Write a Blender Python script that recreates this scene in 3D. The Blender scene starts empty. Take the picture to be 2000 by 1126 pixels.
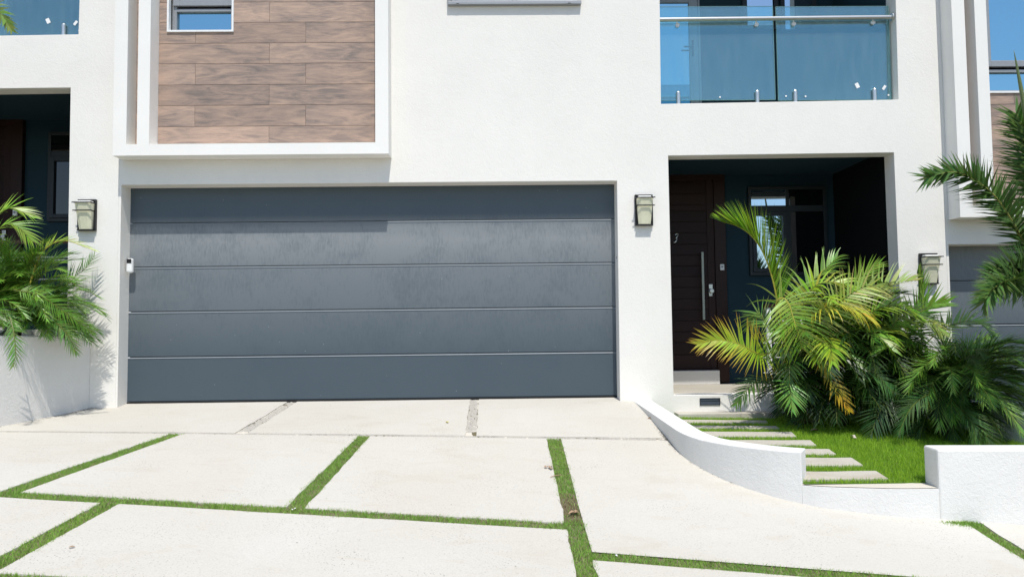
import bpy, bmesh, math, random
import numpy as np
from mathutils import Vector, Matrix, noise
random.seed(7); rng = np.random.default_rng(7)
sc = bpy.context.scene
COL = sc.collection
# ------------------------------------------------------------------ camera
PITCH, YAW, ROLL, F, D, HC = math.radians(2.92), math.radians(0.868), math.radians(-0.655), 1440.0, 7.26, 0.745
def cam_axes():
    p, y, r = PITCH, YAW, ROLL
    fwd = Vector((math.sin(y)*math.cos(p), math.cos(y)*math.cos(p), math.sin(p)))
    r0 = Vector((math.cos(y), -math.sin(y), 0)); u0 = r0.cross(fwd)
    return math.cos(r)*r0+math.sin(r)*u0, -math.sin(r)*r0+math.cos(r)*u0, fwd
RT, UP, FW = cam_axes()
cd = bpy.data.cameras.new('camera'); cam = bpy.data.objects.new('camera', cd); COL.objects.link(cam)
cam.matrix_world = Matrix(((RT.x, UP.x, -FW.x, 0), (RT.y, UP.y, -FW.y, -D), (RT.z, UP.z, -FW.z, HC), (0, 0, 0, 1)))
cd.sensor_width = 36; cd.lens = F/2000*36; cd.clip_start = 0.05; cd.clip_end = 2000
sc.camera = cam
# ------------------------------------------------------------------ sky and sun
SUN = Vector((0.21, -1.0, 1.9)).normalized()
elev = math.asin(SUN.z)
w = bpy.data.worlds.new('World'); sc.world = w; w.use_nodes = True
nt = w.node_tree; sky = nt.nodes.new('ShaderNodeTexSky'); sky.sky_type = 'NISHITA'; sky.sun_disc = False
sky.sun_elevation = elev; sky.sun_rotation = math.atan2(SUN.x, SUN.y); sky.air_density = 1.0; sky.dust_density = 0.6; sky.ozone_density = 1.2
bg = nt.nodes['Background']; nt.links.new(sky.outputs[0], bg.inputs[0]); bg.inputs[1].default_value = 0.15
sl = bpy.data.lights.new('sun', 'SUN'); sl.energy = 3.7; sl.angle = math.radians(0.5); sl.color = (1.0, 0.965, 0.90)
so = bpy.data.objects.new('sun', sl); COL.objects.link(so); so.rotation_euler = SUN.to_track_quat('Z', 'Y').to_euler(); so.location = (2, -6, 12)
sc.view_settings.view_transform = 'Standard'; sc.view_settings.look = 'None'
sc.view_settings.exposure = 0.19; sc.view_settings.gamma = 1.0
# ------------------------------------------------------------------ picture point -> place on a vertical plane of the house
def W(px, py, Y):
    d = RT*(px-1000) - UP*(py-563) + FW*F
    s = (D+Y)/d.y
    return Vector((d.x*s, Y, HC+d.z*s))
# ------------------------------------------------------------------ materials
def nodes(name):
    m = bpy.data.materials.new(name); m.use_nodes = True
    return m, m.node_tree, m.node_tree.nodes['Principled BSDF']
def N(t, kind, **kw):
    n = t.nodes.new(kind)
    for k, v in kw.items(): setattr(n, k, v)
    return n
def pos(t, scale=(1, 1, 1)):
    g = N(t, 'ShaderNodeNewGeometry'); mp = N(t, 'ShaderNodeMapping'); mp.inputs['Scale'].default_value = scale
    t.links.new(g.outputs['Position'], mp.inputs[0]); return mp.outputs[0]
def noi(t, vec, scale, detail=4, rough=0.55, dist=0):
    n = N(t, 'ShaderNodeTexNoise'); n.inputs['Scale'].default_value = scale; n.inputs['Detail'].default_value = detail
    n.inputs['Roughness'].default_value = rough; n.inputs['Distortion'].default_value = dist
    t.links.new(vec, n.inputs['Vector']); return n.outputs['Fac']
def ramp(t, fac, stops):
    r = N(t, 'ShaderNodeValToRGB'); e = r.color_ramp.elements
    while len(e) < len(stops): e.new(0.5)
    for i, (p, c) in enumerate(stops):
        e[i].position = p; e[i].color = (c, c, c, 1) if not isinstance(c, tuple) else (*c, 1)
    t.links.new(fac, r.inputs[0]); return r.outputs[0]
def mixc(t, fac, a, b, mode='MIX'):
    n = N(t, 'ShaderNodeMix', data_type='RGBA', blend_type=mode)
    for k, v in ((0, fac), (6, a), (7, b)):
        if hasattr(v, 'is_linked') or hasattr(v, 'links'): t.links.new(v, n.inputs[k])
        elif k == 0: n.inputs[0].default_value = v
        else: n.inputs[k].default_value = (*v, 1)
    return n.outputs[2]
def bump(t, b, h, strength=0.3, dist=0.01):
    n = N(t, 'ShaderNodeBump'); n.inputs['Strength'].default_value = strength; n.inputs['Distance'].default_value = dist
    t.links.new(h, n.inputs['Height']); t.links.new(n.outputs[0], b.inputs['Normal'])
def add(t, a, b, op='ADD', k=1.0):
    m = N(t, 'ShaderNodeMath', operation='MULTIPLY_ADD'); t.links.new(b, m.inputs[0]); m.inputs[1].default_value = k; t.links.new(a, m.inputs[2]); return m.outputs[0]
def simple(name, col, rough=0.5, metal=0.0, spec=0.5):
    m, t, b = nodes(name); v = pos(t)
    f = noi(t, v, 35, 3)
    c = mixc(t, f, tuple(x*0.88 for x in col), tuple(min(1, x*1.1) for x in col))
    t.links.new(c, b.inputs['Base Color']); b.inputs['Roughness'].default_value = rough; b.inputs['Metallic'].default_value = metal
    b.inputs['Specular IOR Level'].default_value = spec
    return m
def stucco(name, col, grain=0.35, wavy=0.3, dirt=0.5):
    m, t, b = nodes(name); v = pos(t)
    big = ramp(t, noi(t, v, 1.3, 5, 0.6), [(0.35, 0.0), (0.7, 1.0)])
    mid = noi(t, v, 9, 5, 0.65)
    c = mixc(t, big, tuple(x*0.965 for x in col), tuple(x*1.015 for x in col))
    c = mixc(t, ramp(t, mid, [(0.3, 0.10*dirt*2), (0.48, 0.0)]), c, (0.62, 0.61, 0.56))
    vs = pos(t, (1, 1, 0.12)); st = ramp(t, noi(t, vs, 7, 4, 0.6), [(0.60, 0.0), (0.8, 0.16*dirt)])
    c = mixc(t, st, c, (0.55, 0.53, 0.48))
    t.links.new(c, b.inputs['Base Color']); b.inputs['Roughness'].default_value = 0.9; b.inputs['Specular IOR Level'].default_value = 0.25
    h = add(t, noi(t, v, 160, 3, 0.6), noi(t, v, 28, 4, 0.6, 1.2), k=1.5)
    h = add(t, h, noi(t, v, 5, 3, 0.5), k=3*wavy)
    bump(t, b, h, grain, 0.004)
    return m
M = {}
M['stucco'] = stucco('white_stucco', (0.79, 0.765, 0.715))
M['frame'] = stucco('smooth_white_render', (0.82, 0.80, 0.76), 0.15, 0.2, 0.25)
M['gwall'] = stucco('rough_white_render', (0.73, 0.715, 0.685), 0.6, 0.35, 0.5)
M['cap'] = stucco('beige_cement', (0.62, 0.57, 0.49), 0.4, 0.3, 0.5)
M['teal'] = stucco('dark_teal_render', (0.016, 0.043, 0.060), 0.3, 0.2, 0.0)
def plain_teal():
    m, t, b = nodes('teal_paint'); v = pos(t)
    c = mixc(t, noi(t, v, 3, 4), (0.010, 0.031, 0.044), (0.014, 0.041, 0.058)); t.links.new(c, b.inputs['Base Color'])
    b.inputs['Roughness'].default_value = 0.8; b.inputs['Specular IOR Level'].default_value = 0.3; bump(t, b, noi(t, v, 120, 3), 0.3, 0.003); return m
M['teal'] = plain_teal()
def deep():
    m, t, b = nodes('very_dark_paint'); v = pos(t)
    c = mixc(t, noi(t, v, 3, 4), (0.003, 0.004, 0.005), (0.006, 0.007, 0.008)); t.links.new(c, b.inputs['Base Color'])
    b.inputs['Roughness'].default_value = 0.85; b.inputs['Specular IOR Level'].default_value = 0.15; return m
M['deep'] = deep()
def garage():
    m, t, b = nodes('slate_blue_grey_door_paint'); v = pos(t)
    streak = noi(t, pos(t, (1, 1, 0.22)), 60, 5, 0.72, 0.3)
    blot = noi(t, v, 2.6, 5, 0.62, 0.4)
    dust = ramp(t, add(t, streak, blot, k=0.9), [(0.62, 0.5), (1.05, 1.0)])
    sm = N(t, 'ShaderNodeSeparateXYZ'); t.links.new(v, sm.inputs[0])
    # painted sheen band on second and third panels, dust-streaked, dropped in lintel shade
    sheen_band = ramp(t, sm.outputs[2], [(0.0, 0.0)]*2)
    rp = sheen_band.node; e = rp.color_ramp.elements
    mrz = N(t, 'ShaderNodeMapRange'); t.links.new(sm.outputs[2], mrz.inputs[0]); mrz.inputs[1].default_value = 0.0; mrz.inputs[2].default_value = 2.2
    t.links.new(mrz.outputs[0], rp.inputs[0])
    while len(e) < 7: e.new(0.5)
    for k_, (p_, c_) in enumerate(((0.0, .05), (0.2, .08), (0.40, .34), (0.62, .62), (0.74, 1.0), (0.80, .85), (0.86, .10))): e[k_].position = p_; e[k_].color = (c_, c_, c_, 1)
    mu = N(t, 'ShaderNodeMath', operation='MULTIPLY'); t.links.new(dust, mu.inputs[0]); t.links.new(sheen_band, mu.inputs[1])
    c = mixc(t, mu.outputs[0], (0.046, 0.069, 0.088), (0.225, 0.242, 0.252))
    sp = N(t, 'ShaderNodeTexVoronoi'); sp.inputs['Scale'].default_value = 7; t.links.new(v, sp.inputs['Vector'])
    c = mixc(t, ramp(t, sp.outputs['Distance'], [(0.02, 0.6), (0.04, 0.0)]), c, (0.32, 0.34, 0.35))
    t.links.new(c, b.inputs['Base Color'])
    b.inputs['Roughness'].default_value = 0.42; b.inputs['Specular IOR Level'].default_value = 0.45
    r = ramp(t, streak, [(0.3, 0.36), (0.75, 0.58)]); t.links.new(r, b.inputs['Roughness'])
    bump(t, b, noi(t, v, 230, 3, 0.6), 0.35, 0.003)
    return m
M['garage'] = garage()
def wood(name, ramp_cols, zs, rough=0.6, attr=True, bmp=0.25):
    m, t, b = nodes(name)
    at = N(t, 'ShaderNodeAttribute', attribute_name='rnd')
    v = pos(t, (1, 1, 1))
    ad = N(t, 'ShaderNodeVectorMath', operation='MULTIPLY_ADD'); ad.inputs[1].default_value = (7.3, 3.1, 11.7)
    t.links.new(at.outputs['Vector'], ad.inputs[0]); t.links.new(v, ad.inputs[2])
    mp = N(t, 'ShaderNodeMapping'); mp.inputs['Scale'].default_value = (1.0, 1, zs); t.links.new(ad.outputs[0], mp.inputs[0])
    n1 = noi(t, mp.outputs[0], 2.6, 5, 0.62, 1.6)
    mp2 = N(t, 'ShaderNodeMapping'); mp2.inputs['Scale'].default_value = (0.42, 1, zs*3.6); t.links.new(ad.outputs[0], mp2.inputs[0])
    n2 = noi(t, mp2.outputs[0], 17, 7, 0.85, 0.35)
    mp3 = N(t, 'ShaderNodeMapping'); mp3.inputs['Scale'].default_value = (1.0, 1, 2.2); t.links.new(ad.outputs[0], mp3.inputs[0])
    n3 = noi(t, mp3.outputs[0], 1.9, 3, 0.5, 0.5)
    fac = add(t, add(t, n1, n2, k=1.35), n3, k=0.6)
    c = ramp(t, fac, ramp_cols)
    hs = N(t, 'ShaderNodeHueSaturation'); t.links.new(c, hs.inputs['Color'])
    mr = N(t, 'ShaderNodeMapRange'); t.links.new(at.outputs['Fac'], mr.inputs[0]); mr.inputs[3].default_value = 0.80; mr.inputs[4].default_value = 1.18
    t.links.new(mr.outputs[0], hs.inputs['Value'])
    t.links.new(hs.outputs[0], b.inputs['Base Color']); b.inputs['Roughness'].default_value = rough; b.inputs['Specular IOR Level'].default_value = 0.3
    bump(t, b, n2, bmp, 0.003)
    return m
M['clad'] = wood('weathered_wood_cladding', [(0.84, (0.165, 0.138, 0.125)), (1.02, (0.28, 0.215, 0.180)), (1.20, (0.395, 0.283, 0.222)), (1.38, (0.49, 0.345, 0.26)), ], 5.0, bmp=0.4)
for n_ in M['clad'].node_tree.nodes:
    if n_.type == 'VALTORGB':
        for e_, p_ in zip(n_.color_ramp.elements, (0.18, 0.42, 0.62, 0.85)): e_.position = p_
        mm = N(M['clad'].node_tree, 'ShaderNodeMapRange'); t_ = M['clad'].node_tree
        l_ = n_.inputs[0].links[0].from_socket; t_.links.new(l_, mm.inputs[0]); mm.inputs[1].default_value = 0.95; mm.inputs[2].default_value = 1.90; t_.links.new(mm.outputs[0], n_.inputs[0])
M['door'] = wood('dark_stained_wood', [(0.3, (0.003, 0.002, 0.002)), (0.7, (0.007, 0.004, 0.0035)), (1.0, (0.024, 0.010, 0.008))], 7, 0.6)
M['jamb'] = wood('reddish_brown_wood', [(0.3, (0.006, 0.003, 0.002)), (0.7, (0.014, 0.005, 0.004)), (1.0, (0.028, 0.010, 0.007))], 2, 0.5)
M['alu'] = simple('grey_aluminium', (0.30, 0.31, 0.32), 0.45, 0.3)
M['darkalu'] = simple('dark_aluminium', (0.014, 0.021, 0.026), 0.5, 0.1)
M['steel'] = simple('brushed_steel', (0.62, 0.62, 0.60), 0.32, 0.9)
M['satin'] = simple('satin_steel', (0.38, 0.40, 0.34), 0.5, 0.5)
M['white'] = simple('white_plastic', (0.80, 0.80, 0.79), 0.4)
M['black'] = simple('black_metal', (0.012, 0.012, 0.013), 0.45, 0.2)
M['rubber'] = simple('black_rubber', (0.012, 0.012, 0.012), 0.9)
M['vent'] = simple('slate_vent', (0.045, 0.06, 0.085), 0.6)
M['shade'] = simple('cream_glass', (0.70, 0.68, 0.50), 0.35)
M['shadetop'] = simple('white_opal', (0.8, 0.8, 0.76), 0.5)
M['pebble'] = simple('pale_pebble', (0.42, 0.39, 0.34), 0.8)
M['trunk'] = simple('brown_palm_trunk', (0.09, 0.075, 0.05), 0.9)
M['straw'] = simple('dry_leaf_brown', (0.36, 0.24, 0.15), 0.9)
M['clampw'] = simple('polished_clamp', (0.75, 0.76, 0.76), 0.5, 0.1)
M['seam'] = simple('sunlit_seam_edge', (0.21, 0.24, 0.27), 0.5)  # door paint lightened: sun caught by the seam chamfers put into colour
M['petal'] = simple('withered_white_petal', (0.62, 0.54, 0.48), 0.8)
M['yleaf'] = simple('yellow_leaf', (0.62, 0.56, 0.18), 0.7)
def pane(name, dark, refl, tint=(1, 1, 1)):
    m, t, b = nodes(name)
    t.nodes.remove(b); out = t.nodes['Material Output']
    d = N(t, 'ShaderNodeBsdfDiffuse'); d.inputs[0].default_value = (*dark, 1)
    g = N(t, 'ShaderNodeBsdfGlossy'); g.inputs[0].default_value = (*tint, 1); g.inputs['Roughness'].default_value = 0.01
    mx = N(t, 'ShaderNodeMixShader'); mx.inputs[0].default_value = refl
    v = pos(t); bp = N(t, 'ShaderNodeBump'); bp.inputs['Strength'].default_value = 0.02; bp.inputs['Distance'].default_value = 0.01
    t.links.new(noi(t, v, 1.5, 2), bp.inputs['Height']); t.links.new(bp.outputs[0], g.inputs['Normal'])
    t.links.new(d.outputs[0], mx.inputs[1]); t.links.new(g.outputs[0], mx.inputs[2]); t.links.new(mx.outputs[0], out.inputs[0])
    return m
M['pane'] = pane('reflective_window_glass', (0.010, 0.014, 0.018), 0.62, (0.72, 0.88, 1.0))
M['paneb'] = pane('blue_reflective_window_glass', (0.02, 0.03, 0.04), 0.80, (0.36, 0.63, 0.74))
M['darkpane'] = pane('dark_window_glass', (0.004, 0.005, 0.006), 0.06)
def clear_glass():
    m, t, b = nodes('green_tinted_clear_glass'); t.nodes.remove(b); out = t.nodes['Material Output']
    tr = N(t, 'ShaderNodeBsdfTransparent'); tr.inputs[0].default_value = (0.62, 0.84, 0.88, 1)
    g = N(t, 'ShaderNodeBsdfGlossy'); g.inputs['Roughness'].default_value = 0.02; g.inputs[0].default_value = (0.55, 0.92, 1, 1)
    df = N(t, 'ShaderNodeBsdfDiffuse'); df.inputs[0].default_value = (0.55, 0.7, 0.72, 1)
    m1 = N(t, 'ShaderNodeMixShader'); m1.inputs[0].default_value = 0.17; t.links.new(tr.outputs[0], m1.inputs[1]); t.links.new(g.outputs[0], m1.inputs[2])
    v = pos(t, (1, 1, 0.15)); du = ramp(t, noi(t, v, 16, 4, 0.7), [(0.3, 0.045), (0.8, 0.10)])
    m2 = N(t, 'ShaderNodeMixShader'); t.links.new(du, m2.inputs[0]); t.links.new(m1.outputs[0], m2.inputs[1]); t.links.new(df.outputs[0], m2.inputs[2])
    t.links.new(m2.outputs[0], out.inputs[0]); return m
M['clear'] = clear_glass()
M['glassedge'] = simple('green_glass_edge', (0.16, 0.30, 0.26), 0.2)
def concrete(name, c0, c1, speck=0.6, stain=0.5):
    m, t, b = nodes(name); v = pos(t)
    big = ramp(t, noi(t, v, 0.9, 5, 0.6, 0.5), [(0.3, 0.0), (0.7, 1.0)])
    c = mixc(t, big, c0, c1)
    st = ramp(t, noi(t, pos(t, (1.0, 2.2, 1)), 1.7, 5, 0.62, 1.2), [(0.55, 0.0), (0.78, stain)])
    c = mixc(t, st, c, tuple(x*k for x, k in zip(c0, (0.86, 0.80, 0.72))))
    vo = N(t, 'ShaderNodeTexVoronoi'); vo.inputs['Scale'].default_value = 60; vo.inputs['Randomness'].default_value = 1; t.links.new(v, vo.inputs['Vector'])
    sp = ramp(t, vo.outputs['Distance'], [(0.12, 1.0), (0.22, 0.0)])
    msk = ramp(t, noi(t, v, 2.2, 6, 0.7), [(0.44, 0.0), (0.66, speck)])
    mu = N(t, 'ShaderNodeMath', operation='MULTIPLY'); t.links.new(sp, mu.inputs[0]); t.links.new(msk, mu.inputs[1])
    c = mixc(t, mu.outputs[0], c, (0.17, 0.15, 0.12))
    fine = ramp(t, noi(t, v, 110, 4, 0.7), [(0.25, 0.34), (0.52, 0.0)])
    c = mixc(t, fine, c, (0.28, 0.25, 0.2))
    t.links.new(c, b.inputs['Base Color']); b.inputs['Roughness'].default_value = 0.92; b.inputs['Specular IOR Level'].default_value = 0.2
    h = add(t, noi(t, v, 140, 4, 0.7), noi(t, v, 22, 4, 0.6), k=1.4); bump(t, b, h, 0.5, 0.005)
    return m
M['conc'] = concrete('pale_cream_concrete', (0.545, 0.51, 0.445), (0.58, 0.555, 0.50), 1.0, 0.42)
M['stone'] = concrete('beige_paving_stone', (0.44, 0.40, 0.335), (0.54, 0.51, 0.44), 0.6, 0.6)
M['asphalt'] = concrete('asphalt', (0.05, 0.05, 0.05), (0.06, 0.06, 0.06), 0.2, 0.2)
M['soil'] = concrete('brown_soil', (0.13, 0.12, 0.065), (0.18, 0.15, 0.09), 0.7, 0.6)
M['turf'] = concrete('green_turf_base', (0.07, 0.14, 0.02), (0.10, 0.18, 0.025), 0.2, 0.3)
def leafmat(name, trans=0.35, rough=0.42, spec=0.4):
    m, t, b = nodes(name); at = N(t, 'ShaderNodeAttribute', attribute_name='Col')
    t.links.new(at.outputs['Color'], b.inputs['Base Color']); b.inputs['Roughness'].default_value = rough; b.inputs['Specular IOR Level'].default_value = spec
    tl = N(t, 'ShaderNodeBsdfTranslucent'); t.links.new(at.outputs['Color'], tl.inputs[0])
    mx = N(t, 'ShaderNodeMixShader'); mx.inputs[0].default_value = trans
    t.links.new(b.outputs[0], mx.inputs[1]); t.links.new(tl.outputs[0], mx.inputs[2]); t.links.new(mx.outputs[0], t.nodes['Material Output'].inputs[0])
    return m
M['leaf'] = leafmat('palm_leaf', 0.22, 0.38, 0.5); M['grass'] = leafmat('grass_blades', 0.3, 0.6, 0.25); M['darkleaf'] = leafmat('dark_palm_leaf', 0.15, 0.5, 0.2)
# ------------------------------------------------------------------ mesh helpers
class MB:
    def __init__(s): s.v = []; s.f = []; s.c = []; s.r = []
    def vert(s, p, c=None): s.v.append(tuple(p)); s.c.append(c or (1, 1, 1)); return len(s.v)-1
    def quad(s, a, b, c, d): i = [s.vert(p) for p in (a, b, c, d)]; s.f.append(tuple(i))
    def box(s, a, b, rnd=None):
        x0, x1 = sorted((a[0], b[0])); y0, y1 = sorted((a[1], b[1])); z0, z1 = sorted((a[2], b[2])); n = len(s.v)
        for z in (z0, z1):
            for x, y in ((x0, y0), (x1, y0), (x1, y1), (x0, y1)): s.vert((x, y, z), rnd)
        for q in ((0, 3, 2, 1), (4, 5, 6, 7), (0, 1, 5, 4), (1, 2, 6, 5), (2, 3, 7, 6), (3, 0, 4, 7)): s.f.append(tuple(n+i for i in q))
    def prism(s, quad, y0, y1):            # four (x,z) corners, run from y0 to y1
        n = len(s.v); k = len(quad)
        for y in (y0, y1):
            for x, z in quad: s.vert((x, y, z))
        s.f.append(tuple(range(n, n+k))); s.f.append(tuple(range(n+2*k-1, n+k-1, -1)))
        for i in range(k): j = (i+1) % k; s.f.append((n+i, n+k+i, n+k+j, n+j))
    def tube(s, pts, rad, k=10, cap=True, col=None):
        pts = [Vector(p) for p in pts]; n0 = len(s.v); rr = rad if isinstance(rad, (list, tuple)) else [rad]*len(pts)
        up = Vector((0.13, 0.31, 0.94))
        for i, p in enumerate(pts):
            T = (pts[min(i+1, len(pts)-1)]-pts[max(i-1, 0)]).normalized()
            if abs(T.dot(up)) > 0.97: up = Vector((1, 0.1, 0))
            A = T.cross(up).normalized(); B = T.cross(A)
            for j in range(k):
                a = 2*math.pi*j/k; s.vert(p+(A*math.cos(a)+B*math.sin(a))*rr[i], col)
        for i in range(len(pts)-1):
            for j in range(k): q = (j+1) % k; s.f.append((n0+i*k+j, n0+i*k+q, n0+(i+1)*k+q, n0+(i+1)*k+j))
        if cap: s.f.append(tuple(n0+j for j in range(k))[::-1]); s.f.append(tuple(n0+(len(pts)-1)*k+j for j in range(k)))
    def build(s, name, mat, parent=None, bev=0, colors=False, smooth=False, rnd=False):
        me = bpy.data.meshes.new(name); me.from_pydata(s.v, [], s.f)
        if colors or rnd:
            at = me.attributes.new('Col' if colors else 'rnd', 'FLOAT_COLOR', 'POINT')
            at.data.foreach_set('color', np.array([(*c, 1) for c in s.c], dtype=np.float32).ravel())
        if not colors:
            bm = bmesh.new(); bm.from_mesh(me); bmesh.ops.recalc_face_normals(bm, faces=bm.faces); bm.to_mesh(me); bm.free()
        if smooth: me.polygons.foreach_set('use_smooth', [True]*len(me.polygons))
        me.materials.append(mat); o = bpy.data.objects.new(name, me); COL.objects.link(o)
        if parent: o.parent = parent
        if bev:
            m = o.modifiers.new('bevel', 'BEVEL'); m.width = bev; m.segments = 2; m.limit_method = 'ANGLE'; m.angle_limit = math.radians(40)
        return o
def tag(o, label=None, cat=None, group=None, kind=None):
    for k, v in (('label', label), ('category', cat), ('group', group), ('kind', kind)):
        if v: o[k] = v
    return o
def empty(name, loc=(0, 0, 0)):
    o = bpy.data.objects.new(name, None); COL.objects.link(o); o.location = loc; o.empty_display_size = 0.2; return o
def copy_tree(o, parent=None):
    c = o.copy(); COL.objects.link(c); c.parent = parent
    for ch in list(o.children): copy_tree(ch, c)
    return c
def holed(name, outer, holes, y0, y1, mat, parent, bev=0.004):
    bm = bmesh.new(); es = []
    for loop in [outer]+holes:
        vs = [bm.verts.new((x, y0, z)) for x, z in loop]
        es += [bm.edges.new((vs[i], vs[(i+1) % len(vs)])) for i in range(len(vs))]
    r = bmesh.ops.triangle_fill(bm, use_beauty=True, use_dissolve=False, edges=es)
    fs = [f for f in bm.faces]
    ex = bmesh.ops.extrude_face_region(bm, geom=fs)
    bmesh.ops.translate(bm, vec=(0, y1-y0, 0), verts=[v for v in ex['geom'] if isinstance(v, bmesh.types.BMVert)])
    bmesh.ops.recalc_face_normals(bm, faces=bm.faces)
    me = bpy.data.meshes.new(name); bm.to_mesh(me); bm.free(); me.materials.append(mat)
    o = bpy.data.objects.new(name, me); COL.objects.link(o); o.parent = parent
    if bev:
        m = o.modifiers.new('bevel', 'BEVEL'); m.width = bev; m.segments = 2; m.limit_method = 'ANGLE'; m.angle_limit = math.radians(40)
    return o
def xz(px, py, Y=0.0): p = W(px, py, Y); return (p.x, p.z)
def frame_rect(mb, x0, z0, x1, z1, wd, y0, y1):      # a rectangular frame of four butted bars
    mb.box((x0, y0, z0), (x0+wd, y1, z1)); mb.box((x1-wd, y0, z0), (x1, y1, z1))
    mb.box((x0+wd, y0+.001, z0), (x1-wd, y1, z0+wd)); mb.box((x0+wd, y0+.001, z1-wd), (x1-wd, y1, z1))
# ------------------------------------------------------------------ ground
def cs(t): s = min(max(t/3.3, 0), 1); return .065*(s*s*(3-2*s))
def g(x, t):
    tt = t if t < 8 else 8+ (1-math.exp(-(t-8)/4))*4
    xx = x+1.3; xx = 14*math.tanh(xx/14) if abs(xx) > 5 else xx*(14*math.tanh(5/14)/5)**(abs(xx)/5)
    return -0.10*tt - cs(t)*xx
def lawn_z(x, t): return -.15-.06*(t-.06)-.025*(x-1.9)*(1-min(t, 3)/3)
WING = [(1.285, -.02), (1.30, .35), (1.315, .7), (1.335, 1.24), (1.355, 1.6), (1.415, 1.85), (1.534, 2.10), (1.69, 2.29), (1.81, 2.395), (1.93, 2.47)]
THR = [(1.93, 2.47), (2.06, 2.53), (2.3, 2.585), (2.5, 2.62), (2.73, 2.625)]
def wing_x(t):
    for (x0, t0), (x1, t1) in zip(WING, WING[1:]):
        if t <= t1: return x0+(x1-x0)*(t-t0)/(t1-t0)
    return WING[-1][0]
def inlawn(x, t, m=0.0):
    return 0.0 < t < 2.50 and wing_x(t)+.09+m < x < 4.2-m and not (x < 1.93 and t > 2.3 and x < wing_x(t)+.15)
def ground_z(x, t):
    if t < -.21: return -1.6
    z = g(x, t)-.008
    if inlawn(x, t, 0): return -.75
    if x > 4.2 and t < 2.7: return g(x-8.2, t)-.68-.05
    if x < -4.12-.18*min(t, 1) and t < 2.7: return min(z, .2)
    return z
def sheet(name, xs, ts, fn, mat, kind='structure'):
    mb = MB(); n = len(xs)
    for t in ts:
        for x in xs: mb.vert((x, -t, fn(x, t)))
    for j in range(len(ts)-1):
        for i in range(n-1): mb.f.append((j*n+i, (j+1)*n+i, (j+1)*n+i+1, j*n+i+1))
    return tag(mb.build(name, mat), kind=kind)
lin = lambda a, b, n: [a+(b-a)*i/n for i in range(n+1)]
GX = [-400, -120, -50, -30, -20, -14, -10, -8]+lin(-7, 8, 250)+[9, 11, 14, 20, 30, 50, 120, 400]
GT = [-400, -100, -30, -12, -6, -2, -.5, -.3]+lin(-.25, 5.5, 96)+[6, 7, 8, 9, 11, 14, 18, 25, 40, 80, 150, 400]
sheet('ground', GX, GT, ground_z, M['soil'])
sheet('road', lin(-60, 60, 60), lin(5.6, 13, 14), lambda x, t: g(x, t)+.02, M['asphalt'])
def strip(mb, tl, tr, n=16, m=16, dz=0.0, thick=.05):
    """bilinear slab: tl/tr are ((x,t),(x,t)) of the rear and front edges, follows the driveway slope"""
    (a, b), (c, d) = tl, tr; base = len(mb.v)
    for j in range(m+1):
        v = j/m
        for i in range(n+1):
            u = i/n
            x = (a[0]*(1-u)+b[0]*u)*(1-v)+(c[0]*(1-u)+d[0]*u)*v; t = (a[1]*(1-u)+b[1]*u)*(1-v)+(c[1]*(1-u)+d[1]*u)*v
            if 0 < i < n and 0 < j < m: e = 0
            else: e = .006
            jx = noise.noise(Vector((x*9, t*9, 1)))*e*2; jt = noise.noise(Vector((x*9, t*9, 5)))*e*2
            mb.vert((x+jx, -(t+jt), g(x, t)+dz))
    for j in range(m):
        for i in range(n): q = base+j*(n+1)+i; mb.f.append((q, q+n+1, q+n+2, q+1))
    rim = [base+i for i in range(n+1)]+[base+j*(n+1)+n for j in range(1, m+1)]+[base+m*(n+1)+i for i in range(n-1, -1, -1)]+[base+j*(n+1) for j in range(m-1, 0, -1)]
    low = [mb.vert((mb.v[i][0], mb.v[i][1], mb.v[i][2]-thick)) for i in rim]
    for k in range(len(rim)): q = (k+1) % len(rim); mb.f.append((rim[k], rim[q], low[q], low[k]))
ap = MB()
PT = lambda x: 1.105+.024*(x+4.1)      # rear edge of the pebble band
strip(ap, ((-4.32, -.2), (-2.145, -.2)), ((-4.5, PT(-4.5)), (-2.185, PT(-2.18))))
strip(ap, ((-2.045, -.2), (-.322, -.2)), ((-2.085, PT(-2.08)), (-.302, PT(-.3))))
strip(ap, ((-.232, -.2), (1.37, -.2)), ((-.212, PT(-.21)), (1.43, PT(1.4))))
tag(ap.build('driveway_apron', M['conc']), kind='structure')
pads = MB()
P2 = lambda x: PT(x)+.055
T1a = lambda x: 2.848+.0255*(x+2.8); T1b = lambda x: T1a(x)+.10
strip(pads, ((-6.5, P2(-6.5)), (-2.69, P2(-2.7))), ((-6.5, T1a(-6.5)), (-2.94, T1a(-2.94))))
strip(pads, ((-2.59, P2(-2.6)), (-1.165, P2(-1.1))), ((-2.82, T1a(-2.8)), (-1.267, T1a(-1.2))))
strip(pads, ((-1.068, P2(-1.0)), (.357, P2(.35))), ((-1.157, T1a(-1.1)), (.359, T1a(.36))))
strip(pads, ((-6.5, T1b(-6.5)), (-2.297, T1b(-2.3))), ((-6.5, 3.88), (-2.375, 3.88)))
strip(pads, ((-2.19, T1b(-2.2)), (.357, T1b(.36))), ((-2.272, 3.88), (.350, 3.88)))
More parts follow.
